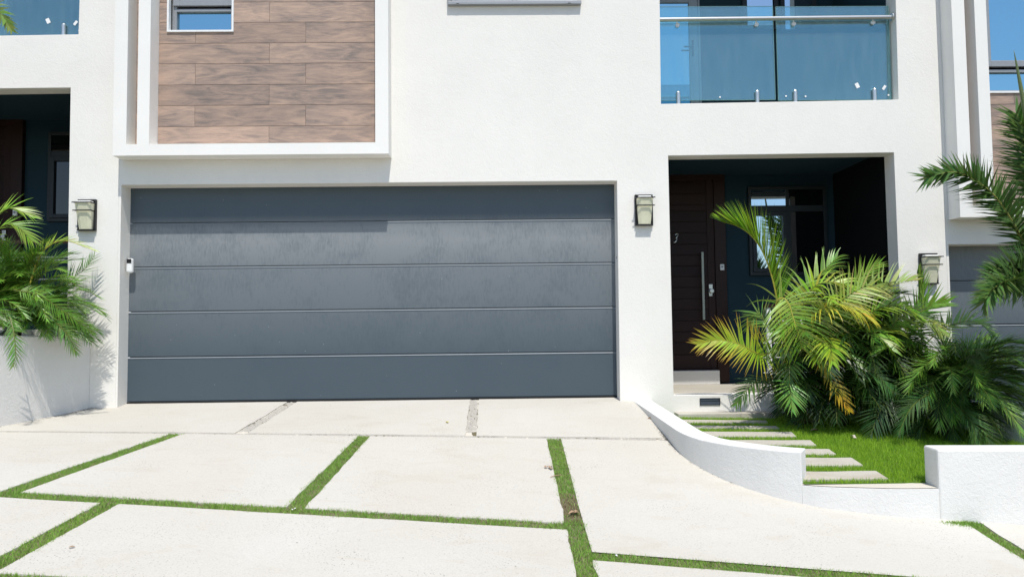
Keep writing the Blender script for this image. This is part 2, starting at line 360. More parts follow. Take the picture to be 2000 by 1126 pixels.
# pad beside the curved wall: rear piece follows the wall, front piece runs to the right joint
base = len(pads.v); rows = lin(P2(.47), 2.5, 26)
for t in rows:
    for i in range(13): x = .472-.006*(t-1.2)/1.7+(wing_x(t)+.06-.472)*i/12; tt = t+.055*(t <= rows[0])*(i/12)*.6; pads.vert((x, -tt, g(x, tt)))
for j in range(len(rows)-1):
    for i in range(12): q = base+j*13+i; pads.f.append((q, q+13, q+14, q+1))
base = len(pads.v); rows = lin(2.5, 1, 1)
n_ = 40
for j in range(13):
    for i in range(n_+1):
        x = .466+(2.86-.466)*i/n_; te = 3.317+.076*(x-.45); t = 2.5+(te-2.5)*j/12; x2 = x+(.0 if i < n_ else .03*j/12)
        pads.vert((x2, -t, g(x2, t)))
for j in range(12):
    for i in range(n_): q = base+j*(n_+1)+i; pads.f.append((q, q+n_+1, q+n_+2, q+1))
strip(pads, ((.456, 3.425), (2.88, 3.61)), ((.45, 4.4), (2.9, 4.4)))
strip(pads, ((2.96, 2.45), (4.6, 2.45)), ((2.99, 4.4), (4.6, 4.4)))
strip(pads, ((-6.5, 3.99), (-2.4, 3.99)), ((-6.5, 5.5), (-2.45, 5.5)))
strip(pads, ((-2.29, 3.99), (.35, 3.99)), ((-2.35, 5.5), (.35, 5.5)))
strip(pads, ((.45, 4.5), (6.5, 4.5)), ((.45, 5.5), (6.5, 5.5)))
tag(pads.build('driveway', M['conc']), kind='structure')
# pebble bands let into the driveway
pb = MB()
strip(pb, ((-4.5, PT(-4.5)-.01), (1.36, PT(1.36)-.01)), ((-4.5, P2(-4.5)+.01), (1.36, P2(1.36)+.01)), 30, 2, -.008)
strip(pb, ((-2.15, -.19), (-2.04, -.19)), ((-2.19, PT(-2.1)), (-2.08, PT(-2.1))), 2, 8, -.008)
strip(pb, ((-.327, -.19), (-.227, -.19)), ((-.307, PT(-.2)), (-.207, PT(-.2))), 2, 8, -.008)
tag(pb.build('pebble_band', M['cap']), kind='structure')
st = MB()
def pebble(mb, x, t, r):
    n = len(mb.v); z = g(x, t)-.009; a0 = random.random()*3; e = random.uniform(.6, 1)
    for k, (rr, zz) in enumerate(((1, 0), (.85, .55), (.4, .9))):
        for j in range(6): a = a0+j*math.pi/3; mb.vert((x+math.cos(a)*r*rr, -t+math.sin(a)*r*rr*e, z+zz*r*.8))
    for k in range(2):
        for j in range(6): q = (j+1) % 6; mb.f.append((n+k*6+j, n+k*6+q, n+k*6+6+q, n+k*6+6+j))
    mb.f.append(tuple(n+12+j for j in range(6)))
for i in range(1500):
    x = random.uniform(-4.3, 1.34); pebble(st, x, PT(x)+random.uniform(.008, .047), random.uniform(.006, .013))
for i in range(520):
    t = random.uniform(-.17, 1.08); pebble(st, random.uniform(-2.14, -2.05)-.034*t, t, random.uniform(.006, .014))
    t = random.uniform(-.17, 1.08); pebble(st, random.uniform(-.317, -.237)+.016*t, t, random.uniform(.006, .014))
tag(st.build('pebbles', M['pebble'], smooth=True), 'small pale pebbles set in the driveway bands', 'pebbles', kind='stuff')
# ------------------------------------------------------------------ lawn and grass
LX = lin(1.30, 4.2, 58); LT = lin(-.02, 2.47, 50)
lb = MB(); idx = {}
for j, t in enumerate(LT):
    for i, x in enumerate(LX):
        idx[i, j] = lb.vert((x, -t, lawn_z(x, t)+.004*noise.noise(Vector((x*6, t*6, 0)))))
for j in range(len(LT)-1):
    for i in range(len(LX)-1):
        if inlawn(LX[i]+.025, LT[j]+.025, -.05) : lb.f.append((idx[i, j], idx[i, j+1], idx[i+1, j+1], idx[i+1, j]))
tag(lb.build('lawn', M['turf']), kind='structure')
def blades(name, pts, h, wd, label, cols, spread=.35):
    n = len(pts); P = np.array(pts); hh = h*rng.uniform(.5, 1.25, n); a = rng.uniform(0, 6.283, n); b = rng.uniform(0, 6.283, n); ln = rng.uniform(.1, spread*2, n)*hh
    V = np.zeros((n, 3, 3)); ww = wd*rng.uniform(.6, 1.3, n)
    V[:, 0] = P+np.stack([np.cos(a)*ww, np.sin(a)*ww, 0*a], 1); V[:, 1] = P-np.stack([np.cos(a)*ww, np.sin(a)*ww, 0*a], 1)
    V[:, 2] = P+np.stack([np.cos(b)*ln, np.sin(b)*ln, hh], 1)
    C = np.zeros((n, 3, 4)); C[:, :, 3] = 1
    for i in range(n):
        c = cols(P[i][0], -P[i][1]); C[i, :, :3] = c
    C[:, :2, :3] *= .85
    me = bpy.data.meshes.new(name); me.vertices.add(n*3); me.vertices.foreach_set('co', V.ravel()); me.loops.add(n*3); me.loops.foreach_set('vertex_index', np.arange(n*3, dtype=np.int32))
    me.polygons.add(n); me.polygons.foreach_set('loop_start', np.arange(0, n*3, 3, dtype=np.int32)); me.update(calc_edges=True)
    at = me.attributes.new('Col', 'FLOAT_COLOR', 'POINT'); at.data.foreach_set('color', C.astype(np.float32).ravel())
    me.materials.append(M['grass']); o = bpy.data.objects.new(name, me); COL.objects.link(o); return tag(o, label, 'grass', kind='stuff')
SLABS = [(1.36, 2.16, 2.235, 2.412), (1.36, 2.13, 1.905, 2.075), (1.36, 2.12, 1.61, 1.745), (1.36, 2.11, 1.30, 1.44), (1.36, 2.09, .945, 1.10), (1.36, 2.07, .60, .72), (1.36, 2.05, .31, .42)]
def S(px, py, fn):
    d = RT*(px-1000)-UP*(py-563)+FW*F; d = d/d.y; lo, hi = 1., 9.
    for _ in range(50):
        m = (lo+hi)/2
        if HC+d.z*m < fn(d.x*m, D-m): hi = m
        else: lo = m
    return d.x*m, D-m
# stones: right-hand corners (rear, front) measured where they lie on the lawn
SC = [((1711, 919), (1734, 934)), ((1663, 893), (1688, 908)), ((1617, 876), (1634, 886)), ((1582, 859), (1593, 868.5)), ((1546, 843), (1556, 852)), ((1515, 831.5), (1523, 836.5)), ((1496, 820.5), (1500, 825.5))]
lz = lambda x, t: lawn_z(x, t)+.015
stones = []
for k, (a, b) in enumerate(SC):
    xa, ta = S(*a, lz); xb, tb = S(*b, lz); stones.append((min(xa, xb), max(xa, xb), ta, tb, xa, xb))
def gcol(x, t):
    p = noise.noise(Vector((x*5, t*5, 3)))*.5+.5; q = random.random()
    y = (.32+.10*p, .54+.10*p, .04)
    d = (.17, .36, .025)
    k = q*.8
    c = tuple(a*(1-k)+b*k for a, b in zip(y, d))
    if random.random() < .02: c = (.28, .24, .10)
    return c
pts = []
while len(pts) < 95000:
    x = random.uniform(1.35, 4.2); t = random.uniform(.03, 2.465)
    if not inlawn(x, t, -.02): continue
    if any(t0 < t < t1 and x < xa+(xb-xa)*(t-t0)/(t1-t0) for (_, _, t0, t1, xa, xb) in stones): continue
    if t < .20 and x < 2.62: continue
    pts.append((x, -t, lawn_z(x, t)))
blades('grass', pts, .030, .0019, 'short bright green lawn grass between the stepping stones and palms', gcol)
def jcol(x, t):
    p = noise.noise(Vector((x*3.3, t*3.3, 8)))*.5+.5; q = random.random()
    c = (.21+.10*p, .43+.09*p, .075) if q < .76 else (.40, .45, .17)
    bare = abs(x-.42) < .09 and 2.45 < t < 2.95
    if bare and random.random() < .8*math.exp(-((t-2.68)/.22)**2): c = (.27, .20, .11)
    elif q > .93: c = (.26, .22, .11)
    return c
JQ = []   # joints: (x0,t0) (x1,t1) along, half width
def joint(a, b, hw): JQ.append((a, b, hw))
joint((-6.4, T1a(-6.4)+.05), (.36, T1a(.36)+.05), .053)
joint((-2.64, P2(-2.6)), (-2.88, 2.86), .056); joint((-1.117, P2(-1.1)), (-1.212, 2.88), .053); joint((.415, P2(.4)+.0), (.412, 2.95), .057); joint((.412, 2.9), (.405, 4.1), .055); joint((.405, 4.1), (.40, 5.4), .055)
joint((-2.244, 2.95), (-2.32, 3.9), .054); joint((-6.4, 3.935), (.36, 3.935), .053); joint((.45, 3.372), (2.9, 3.558), .053)
joint((2.905, 2.56), (2.94, 4.4), .052); joint((.45, 4.45), (6.4, 4.45), .05); joint((-2.35, 4.0), (-2.4, 5.4), .05)
pts = []
for a, b, hw in JQ:
    L = math.hypot(b[0]-a[0], b[1]-a[1]); near = min(a[1], b[1]) > 3.95
    n = int(L*hw*2*(30000 if not near else 12000)); nx, ny = -(b[1]-a[1])/L, (b[0]-a[0])/L
    for i in range(n):
        u = random.random(); q0 = a[0]+(b[0]-a[0])*u; t0 = a[1]+(b[1]-a[1])*u
        wv = hw*(1.04+.34*noise.noise(Vector((q0*7, t0*7, 2)))+.22*noise.noise(Vector((q0*25, t0*25, 2)))); s = random.uniform(-1, 1)*wv
        x = q0+nx*s; t = t0+ny*s
        if abs(x-.42) < .09 and 2.52 < t < 2.86 and random.random() < .5: continue
        if noise.noise(Vector((x*14, t*14, 4))) < -.36 and random.random() < .7: continue
        pts.append((x, -t, g(x, t)-.008))
for i in range(900):     # tuft against the wall
    x = 2.80+random.gauss(0, .05)+.03; t = 2.66+abs(random.gauss(0, .03)); pts.append((x, -t, g(x, t)-.005))
blades('grass', pts, .019, .0020, 'green grass strips growing in the joints of the driveway slabs', jcol, .55)
for k, (x0, x1, t0, t1, xa, xb) in enumerate(stones):
    mb = MB(); n = 14; xl = max(wing_x(t0)+.1, 1.42)
    if t1 > 1.8: xl = 1.72
    if t1 > 2.1: xl = 1.94
    bs = len(mb.v)
    ring = [(xl+(xa-xl)*i/n, t0) for i in range(n+1)]+[(xb+(xl-xb)*i/n, t1) for i in range(n+1)]
    ring = [(x+.012*noise.noise(Vector((x*9, t*9, k))), t+.014*noise.noise(Vector((x*7, t*7, k+9)))) for x, t in ring]
    top = [mb.vert((x, -t, lawn_z(x, t)+.018)) for x, t in ring]; bot = [mb.vert((x, -t, lawn_z(x, t)-.04)) for x, t in ring]
    mb.f.append(tuple(top)); mb.f.append(tuple(bot[::-1]))
    for i in range(len(ring)): j = (i+1) % len(ring); mb.f.append((top[i], bot[i], bot[j], top[j]))
    names = ['nearest and widest beige stepping stone, beside the front lawn edging', 'second beige stepping stone from the front lawn edging', 'third beige stepping stone, just past the end of the curved white wall', 'fourth beige stepping stone, middle one of the row of seven', 'fifth beige stepping stone, third from the porch step', 'sixth stepping stone, thin strip striped by palm shadow', 'farthest stepping stone, thin strip next to the porch step']
    tag(mb.build('stepping_stone', M['stone'], bev=.006), names[k], 'stepping stone', 'stepping stones leading to the porch')
# ------------------------------------------------------------------ garden walls
def wall_curve(name, pts, ztop, zbot, th, mat, label, side=1, bev=.012, capmat=None):
    """wall whose visible face runs along pts (x,t); body lies th behind it"""
    mb = MB(); n = len(pts); fr = []; bk = []
    for i, (x, t) in enumerate(pts):
        a = pts[max(i-1, 0)]; b = pts[min(i+1, n-1)]; L = math.hypot(b[0]-a[0], b[1]-a[1])
        nx, nt = (b[1]-a[1])/L*side, -(b[0]-a[0])/L*side
        fr.append((x, t)); bk.append((x+nx*th, t+nt*th))
    zt = [ztop(t) if callable(ztop) else ztop for _, t in pts]
    ids = []
    for i in range(n):
        ids.append([mb.vert((fr[i][0], -fr[i][1], zbot)), mb.vert((fr[i][0], -fr[i][1], zt[i])), mb.vert((bk[i][0], -bk[i][1], zt[i])), mb.vert((bk[i][0], -bk[i][1], zbot))])
    for i in range(n-1):
        for k in range(4): q = (k+1) % 4; mb.f.append((ids[i][k], ids[i][q], ids[i+1][q], ids[i+1][k]))
    mb.f.append(tuple(ids[0])); mb.f.append(tuple(ids[-1][::-1]))
    o = mb.build(name, mat, bev=bev); tag(o, label, 'garden wall'); return o
def dens(pts, k=5):
    out = []
    P = [Vector((x, t, 0)) for x, t in pts]; P = [P[0]*2-P[1]]+P+[P[-1]*2-P[-2]]
    for i in range(1, len(P)-2):
        for j in range(k):
            u = j/k; a, b, c, d = P[i-1], P[i], P[i+1], P[i+2]
            q = .5*((2*b)+(c-a)*u+(2*a-5*b+4*c-d)*u*u+(3*b-a-3*c+d)*u**3); out.append((q.x, q.y))
    out.append((P[-2].x, P[-2].y)); return out
wall_curve('garden_wall', dens(WING), lambda t: .004-.094*min(max(t/1.9, 0), 1), -.8, .18, M['gwall'], 'curved low white wall sweeping from the garage pier to the lawn entrance', bev=.006)
wall_curve('lawn_edging', dens(THR), -.303, -.8, .19, M['gwall'], 'low white threshold with beige top between curved wall and square wall end', bev=0)
wall_curve('garden_wall', [(2.73, 2.625), (3.2, 2.66), (3.7, 2.70), (4.4, 2.75)], -.058, -.9, .18, M['gwall'], 'square-ended low white wall in front of the lawn at the right')
wall_curve('garden_wall', [(4.10, 0.0), (4.125, .9), (4.20, 1.3), (4.30, 2.0), (4.34, 2.56)], lambda t: .02-.02*t, -1.2, .16, M['gwall'], 'low white side wall behind the dark fine-leaved palm at the right', side=1)
wall_curve('garden_wall', [(-4.0, 0.0), (-4.06, .2), (-4.14, .42), (-4.265, .9), (-4.45, 1.7), (-4.6, 2.6)], lambda t: .70+.012*t, -.6, .18, M['gwall'], 'white planter wall beneath the palms at the left of the garage', side=-1)
pl = MB(); pl.box((-9, -1.1, .0), (-4.32, -.001, .58)); pl.box((-9, -2.5, .0), (-4.75, -1.101, .58)); tag(pl.build('planter_bed', M['soil']), kind='structure')
# beige mortar top of the threshold
tp = MB(); pt_ = dens(THR)
for (x0, t0), (x1, t1) in zip(pt_, pt_[1:]):
    tp.quad((x0+.0, -(t0-.012), -.2985), (x0, -(t0-.178), -.2985), (x1, -(t1-.178), -.2985), (x1, -(t1-.012), -.2985))
tpo = tp.build('cement_top', M['cap'], parent=[o for o in COL.objects if o.name.startswith('lawn_edging')][0])
# ------------------------------------------------------------------ the townhouse
house = empty('townhouse', (0, 0, 0))
XL, XR, ZT = -3.755, 4.445, 6.3
X_BR = W(1765, 760, 0).x
porch = [xz(1316, 772), xz(1305, 304), xz(1746, 298), (X_BR, xz(1765, 770)[1])]
porch[0] = (porch[0][0], .05); porch[3] = (porch[3][0], .05)
ghole = [(W(229, 795, 0).x, -.04), xz(237, 361), xz(1205, 353), (W(1211, 778, 0).x, -.04)]
balc = [xz(1291, 203), (W(1283, -360, 0).x, 5.35), (W(1738, -360, 0).x, 5.35), xz(1755, 194.6)]
twin = [xz(876, 11.5), (W(870, -200, 0).x, 4.9), (W(1130, -200, 0).x, 4.9), xz(1133, 10.5)]
win_in = [xz(329, 63.5), (W(326, -200, 0).x, 4.9), (W(457, -200, 0).x, 4.9), xz(457, 63.5)]
wall = holed('wall', [(XL, -1.5), (XL, ZT), (XR, ZT), (XR, -1.5)], [ghole, porch, balc, twin, win_in], 0, .19, M['stucco'], house)
b = MB(); b.box((XL, .19, ZT-.2), (XR, 9, ZT)); b.build('roof', M['stucco'], house)
b = MB(); b.box((XL, 8.8, -1.5), (XR, 9, ZT-.2)); b.build('back_wall', M['stucco'], house)
b = MB(); b.box((XL+.002, .19, -1.5), (XL+.04, 8.8, ZT-.2)); b.build('party_wall', M['stucco'], house)
b = MB(); b.box((XR-.15, .19, -1.5), (XR-.002, 8.8, ZT-.2)); b.build('party_wall', M['stucco'], house)
# projecting surround of the cladding
fy = -.19
def zf(px, py): return xz(px, py, fy)
sur = MB(); ZU = 6.0
x_a, x_b = zf(220, 302)[0], zf(246.5, 279)[0]; x_c, x_d = zf(267, 279)[0], zf(291, 279)[0]; x_e, x_f = zf(733, 279)[0], zf(759, 302)[0]
z0 = zf(490, 302)[1]; z1 = zf(490, 280)[1]
sur.box((x_a, fy, z0), (x_f, 0.0-.001, z1)); sur.box((x_a, fy, z1), (x_b, -.001, ZU)); sur.box((x_c, fy+.0, z1), (x_d, -.001, ZU)); sur.box((x_e, fy, z1), (x_f, -.001, ZU)); sur.box((x_a, fy, ZU), (x_f, -.001, ZU+.12))
bm = bmesh.new(); o = sur.build('window_surround', M['frame'], house)
bm.from_mesh(o.data); bmesh.ops.remove_doubles(bm, verts=bm.verts, dist=.0004)
dead = {}
for f_ in bm.faces: dead.setdefault(tuple(sorted(v.index for v in f_.verts)), []).append(f_)
bmesh.ops.delete(bm, geom=[f_ for l in dead.values() if len(l) > 1 for f_ in l], context='FACES'); bm.to_mesh(o.data); bm.free()
# cladding boards
cl = MB(); yb = -.014
zr = [W(520, y, 0).z for y in (279.5, 247, 206, 166, 125, 85.3, 45, 5.5)]
zr += [zr[-1]+.2035*(k+1) for k in range(7)]
JA = [W(527, 100, 0).x]; JB = [W(383, 100, 0).x, W(598, 100, 0).x]; pl_ = JB[1]-JB[0]
wx0, wx1, wz0, wz1 = win_in[0][0]-.0, win_in[3][0]+.0, win_in[0][1], 4.9
cx0, cx1 = x_b+.0+(-.0), x_e+.0
cx0 = x_b+.001; 
for r in range(len(zr)-1):
    js = (JA if r % 2 == 0 else JB); js = [j for j in js]
    cuts = sorted([c for k in (-2, -1, 0, 1, 2) for c in [js[0]+k*pl_] if cx0 < c < cx1])
    edges_ = [cx0]+cuts+[cx1+.05]
    for a, c in zip(edges_, edges_[1:]):
        za, zb = zr[r]+.0020, zr[r+1]-.0020; xa, xb = a+.0014, c-.0014; rn = (random.random(), random.random(), random.random())
        pieces = [(xa, xb, za, zb)]
        if zb > wz0 and za < wz1 and xa < wx1 and xb > wx0:
            pieces = []
            if xa < wx0: pieces.append((xa, wx0, za, zb))
            if xb > wx1: pieces.append((wx1, xb, za, zb))
            if za < wz0: pieces.append((max(xa, wx0), min(xb, wx1), za, wz0))
        for (p, q, s_, t_) in pieces:
            for (pp, qq) in ([(p, q)] if not (p < x_c < q) else [(p, x_c), (x_d, q)]):
                if qq > x_d+.001 or qq <= x_c: cl.box((max(pp, x_d+.001) if pp > x_c-.0001 else pp, yb, s_), (min(qq, x_e-.0015), -.002, t_), rn)
cl.build('wood_cladding', M['clad'], house, rnd=True)
# window in the cladding
wn = MB(); T_ = .018
frame_rect(wn, wx0-.004, wz0-.006, wx1+.004, 4.9, T_, -.03, .02)
wframe = wn.build('window', M['white'], house)
fr = MB(); a0, a1 = wx0+T_, wx1-T_-.004
zz = lambda y: W(395, y, .05).z
fr.box((wx0+.014, .05, wz0), (W(345, 40, .05).x, .10, 4.9)); fr.box((W(451, 40, .05).x, .05, wz0), (wx1, .10, 4.9))
xm0, xm1 = W(345, 40, .05).x, W(451, 40, .05).x
fr.box((xm0, .051, wz0), (xm1, .10, zz(58.5))); fr.box((xm0, .051, zz(23)), (xm1, .10, zz(17.5)))
fr.build('window_frame', M['alu'], wframe, bev=.002)
sa = MB(); zs0, zs1 = zz(13), 4.88
frame_rect(sa, wx0+.03, zs0, wx1-.004, zs1, .063, .03, .075); sa.build('sash', M['alu'], wframe, bev=.003)
pn = MB(); pn.box((xm0-.01, .085, zz(60)), (xm1+.01, .089, zz(22))); pn.box((wx0+.08, .055, zs0+.05), (wx1-.05, .059, zs1-.05)); pn.build('pane', M['paneb'], wframe)
bkm = MB(); bkm.box((wx0-.05, .18, wz0-.1), (wx1+.05, .185, 4.95)); bkm.build('dark_backing', M['deep'], wframe)
# top centre window
tw = MB(); tx0, tx1, tz0 = twin[0][0]-.005, twin[3][0]+.008, twin[0][1]-.008
zt = lambda y: W(1005, y, 0).z
tw.box((tx0, -.05, tz0), (tx1, .10, zt(6))); tw.box((tx0, -.05, zt(6)), (tx0+.035, .10, 4.9)); tw.box((tx1-.035, -.05, zt(6)), (tx1, .10, 4.9))
xm = W(1005, 5, 0).x; tw.box((xm-.02, -.045, zt(6)), (xm+.02, .10, 4.9))
tframe = tw.build('window', M['alu'], house, bev=.003)
t2 = MB()
for (p, q) in ((tx0+.035, xm-.02), (xm+.02, tx1-.035)): frame_rect(t2, p+.002, zt(6)+.002, q-.002, 4.88, .035, -.03, .05)
t2.build('sash', M['alu'], tframe, bev=.003)
t3 = MB(); t3.box((tx0+.05, .02, zt(4)), (tx1-.05, .024, 4.87)); t3.build('pane', M['paneb'], tframe)
for px in (894, 1112): t4 = MB(); x = W(px, 12, -.05).x; t4.box((x-.014, -.0525, tz0+.004), (x+.014, -.0495, tz0+.009)); t4.build('drain_slot', M['black'], tframe)
# garage door
gd = empty('garage_door'); gd.parent = house
zs = [.03]+[W(725, y, .185).z for y in (692.5, 604.5, 518, 432)]+[2.55]
gx0, gx1 = ghole[0][0]-.06, ghole[3][0]+.06
for k in range(5):
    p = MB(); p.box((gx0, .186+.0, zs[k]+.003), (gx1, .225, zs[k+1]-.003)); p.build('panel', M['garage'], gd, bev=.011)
for k in range(4):
    p = MB(); zt_ = zs[k+1]-.001; n = len(p.v)
    for x in (gx0, gx1):
        for y, z in ((.180, zt_-.008), (.187, zt_), (.187, zt_-.012)): p.vert((x, y, z))
    p.f += [(0, 1, 2), (5, 4, 3), (0, 3, 4, 1), (1, 4, 5, 2), (2, 5, 3, 0)]; p.build('seam_edge', M['seam'], gd)
p = MB(); p.box((gx0, .215, 0.0), (gx1, .26, 2.6)); p.build('backing', M['rubber'], gd)
p = MB(); p.box((gx0, .18, -.01), (gx1, .214, .034)); p.build('bottom_seal', M['rubber'], gd)
# small devices at the jambs
def rounded_device(name, x, y, z, sx, sy, sz, mat, label, cat):
    e = empty(name, (x, y, z)); m = MB(); m.box((-sx/2, -sy/2, 0), (sx/2, sy/2, sz)); m.build('housing', mat, e, bev=min(sx, sy)*.35); return e
cz = W(252, 533, .11).z; cx_ = W(248, 533, .10).x+.012
e = rounded_device('security_camera', cx_+.018, .10, cz, .062, .05, .145, M['white'], '', ''); tag(e, 'white camera with black lens window on the left garage jamb', 'camera')
m = MB(); m.box((-.022, -.0275, .095), (.024, -.0245, .138)); m.build('lens_window', M['black'], e, bev=.004)
kz = W(1201, 511, .12).z; kx = W(1209, 500, .10).x
e = rounded_device('sensor_box', kx-.012, .09, kz, .028, .06, .145, M['white'], '', ''); tag(e, 'small pale grey box on the right garage jamb', 'sensor')
m = MB(); m.box((-.016, -.02, .03), (-.0135, .02, .05)); m.build('button', M['alu'], e)
# porch
FZ = .05; PY = 1.37; pxr = porch[3][0]; pxl = porch[0][0]
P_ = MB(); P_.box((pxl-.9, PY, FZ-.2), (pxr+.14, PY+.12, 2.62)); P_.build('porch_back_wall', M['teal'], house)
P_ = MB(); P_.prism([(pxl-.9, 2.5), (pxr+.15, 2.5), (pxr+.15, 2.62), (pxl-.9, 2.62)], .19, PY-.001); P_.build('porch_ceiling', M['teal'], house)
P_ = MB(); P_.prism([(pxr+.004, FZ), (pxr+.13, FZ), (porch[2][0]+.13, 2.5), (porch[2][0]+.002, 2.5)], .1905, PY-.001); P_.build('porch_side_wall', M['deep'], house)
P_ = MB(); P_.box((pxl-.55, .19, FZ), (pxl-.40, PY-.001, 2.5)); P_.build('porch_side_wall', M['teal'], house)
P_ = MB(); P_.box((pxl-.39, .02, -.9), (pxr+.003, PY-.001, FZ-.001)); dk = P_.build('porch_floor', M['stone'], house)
P_ = MB(); P_.box((pxl+.001, .008, -.9), (pxr-.002, .0195, FZ-.012)); P_.build('porch_riser', M['gwall'], house)
P_ = MB(); P_.box((pxl+.001, -.17, -.6), (2.62, .0075, -.112)); P_.build('porch_step', M['stone'], house, bev=.006)
P_ = MB(); va, vb = W(1367, 790, .008), W(1405, 777, .008); P_.box((va.x, -.005, va.z), (vb.x, -.0005, vb.z)); vn = P_.build('air_vent', M['vent'], house)
P_ = MB(); frame_rect(P_, va.x-.004, va.z-.004, vb.x+.004, vb.z+.004, .007, -.009, -.0055); P_.box((va.x+.005, -.008, (va.z+vb.z)/2+.006), (vb.x-.005, -.0055, (va.z+vb.z)/2+.010)); P_.build('slat', M['darkalu'], vn)
# front door
dr = empty('front_door'); dr.parent = house
Y = PY-.03
z_b, z_t = W(1350, 722, Y).z, W(1350, 352, Y).z; xs0, xs1, xs2, xs3 = W(1290, 500, Y).x, W(1384, 600, Y).x, W(1398, 600, Y).x, W(1420, 600, Y).x
m = MB(); m.box((xs0-.06, Y, z_b), (xs2, Y+.028, z_t)); m.box((xs0-.06, Y-.012, z_b), (xs0-.0, Y-.001, z_t)); m.box((xs1, Y-.014, z_b), (xs2-.004, Y-.001, z_t)); m.build('door_leaf', M['door'], dr, rnd=True)
m = MB(); k = 0; z = z_b+.01
rows_ = [722, 692, 668, 647, 626, 604, 583, 561, 540, 519, 498, 477, 455, 433, 412, 400, 379, 356]
for ya, yb_ in zip(rows_, rows_[1:]):
    m.box((xs0+.001, Y-.011, W(1350, ya, Y).z+.003), (xs1-.002, Y-.0015, W(1350, yb_, Y).z-.003), (random.random(),)*3)
m.build('slats', M['door'], dr, rnd=True, bev=.003)
m = MB(); m.box((xs2, Y-.03, W(1405, 746, Y).z), (xs3, Y+.029, z_t+.001), (.2,)*3); m.box((xs0-.15, Y-.03, z_t+.001), (xs3, Y+.029, z_t+.07), (.6,)*3); m.build('door_frame', M['jamb'], dr, rnd=True, bev=.003)
m = MB(); m.box((xs0-.1, Y-.10, FZ), (xs2-.002, Y+.02, z_b-.003)); m.build('threshold', M['gwall'], dr, bev=.004)
m = MB(); hz0, hz1 = W(1375, 624, Y-.06).z, W(1371, 492, Y-.06).z; hx = W(1373, 558, Y-.06).x
m.box((hx-.014, Y-.075, hz0), (hx+.014, Y-.055, hz1)); 
for zz_ in (hz0+.1, hz1-.1): m.tube([(hx, Y-.056, zz_), (hx, Y-.010, zz_)], .009, 8)
m.build('pull_handle', M['satin'], dr, bev=.003)
lp = W(1388.5, 566, Y-.03)
m = MB(); m.box((lp.x-.022, Y-.030, lp.z+.012), (lp.x+.024, Y-.014, lp.z+.068)); m.box((lp.x-.022, Y-.026, lp.z-.072), (lp.x+.02, Y-.014, lp.z+.005)); m.tube([(lp.x+.006, Y-.06, lp.z-.012), (lp.x+.006, Y-.02, lp.z-.012)], .026, 14); m.build('lock', M['steel'], dr, bev=.004)
bp_ = W(1410, 521.5, Y-.04); m = MB(); m.box((bp_.x-.022, Y-.05, bp_.z-.035), (bp_.x+.026, Y-.031, bp_.z+.035)); db = m.build('doorbell', M['white'], house, bev=.004)
m = MB(); m.tube([(bp_.x, Y-.053, bp_.z+.004), (bp_.x, Y-.049, bp_.z+.004)], .014, 16); m.build('button', M['alu'], db)
# numeral 3
n3 = []; c3 = W(1320.5, 465, Y-.02); hh = .052
for (u, v) in [(-.42, .72), (-.22, .93), (.1, 1.0), (.42, .90), (.50, .65), (.38, .38), (.12, .18), (-.08, .08), (.16, .04), (.34, -.12), (.36, -.40), (.20, -.68), (-.12, -.90), (-.48, -.98), (-.60, -.86)]:
    n3.append((c3.x+u*.030+v*.010, Y-.016, c3.z+v*hh))
def cr(P, k=5):
    P = [Vector(p) for p in P]; P = [P[0]*2-P[1]]+P+[P[-1]*2-P[-2]]; out = []
    for i in range(1, len(P)-2):
        for j in range(k):
            u = j/k; a, b_, c, d = P[i-1], P[i], P[i+1], P[i+2]
            out.append(.5*((2*b_)+(c-a)*u+(2*a-5*b_+4*c-d)*u*u+(3*b_-a-3*c+d)*u**3))
    out.append(P[-2]); return out
m = MB(); m.tube(cr(n3), .006, 6); num3 = m.build('number_three', M['steel'], dr)
# porch window
wy = PY-.035
wz_ = lambda y: W(1535, y, wy).z
wxx = lambda x: W(x, 450, wy).x
m = MB(); frame_rect(m, wxx(1463), wz_(537), wxx(1616), wz_(364), .035, wy-.004, wy+.034)
m.box((wxx(1469), wy-.002, wz_(413)), (wxx(1610), wy+.034, wz_(401))); m.box((wxx(1537), wy-.003, wz_(531)), (wxx(1545), wy+.034, wz_(413))); m.box((wxx(1537), wy-.003, wz_(401)), (wxx(1543), wy+.034, wz_(370)))
pw = m.build('window', M['darkalu'], house, bev=.003)
m = MB(); frame_rect(m, wxx(1469)+.002, wz_(531)+.002, wxx(1537)-.002, wz_(413)-.002, .045, wy-.018, wy+.02); m.build('sash', M['darkalu'], pw, bev=.003)
m = MB(); m.box((wxx(1469), wy+.010, wz_(531)), (wxx(1537), wy+.014, wz_(413))); m.box((wxx(1469), wy+.010, wz_(401)), (wxx(1537), wy+.014, wz_(370)))
m.build('pane', M['pane'], pw)
m = MB(); m.box((wxx(1545), wy+.010, wz_(531)), (wxx(1610), wy+.014, wz_(413))); m.box((wxx(1543), wy+.010, wz_(401)), (wxx(1610), wy+.014, wz_(370)))
m.build('pane', M['darkpane'], pw)
# porch railing
ry = .10; r0 = W(1501, 640, ry).x
rail = empty('porch_railing'); rail.parent = house
m = MB(); m.box((r0-.02, ry-.02, FZ), (r0+.02, ry+.02, .90)); m.build('post', M['white'], rail)
m = MB(); m.box((pxr-.045, ry-.02, FZ), (pxr-.006, ry+.02, .90)); m.build('post', M['white'], rail)
for z in (.765, .735, .545, .40, .25): m = MB(); m.tube([(r0-.06, ry, z), (pxr-.01, ry, z)], .007, 8); m.build('rail_bar', M['steel'], rail)
m = MB(); m.box((r0-.04, ry-.03, .901), (pxr-.006, ry+.03, .935), (.5,)*3); m.build('top_rail', M['jamb'], rail, rnd=True)
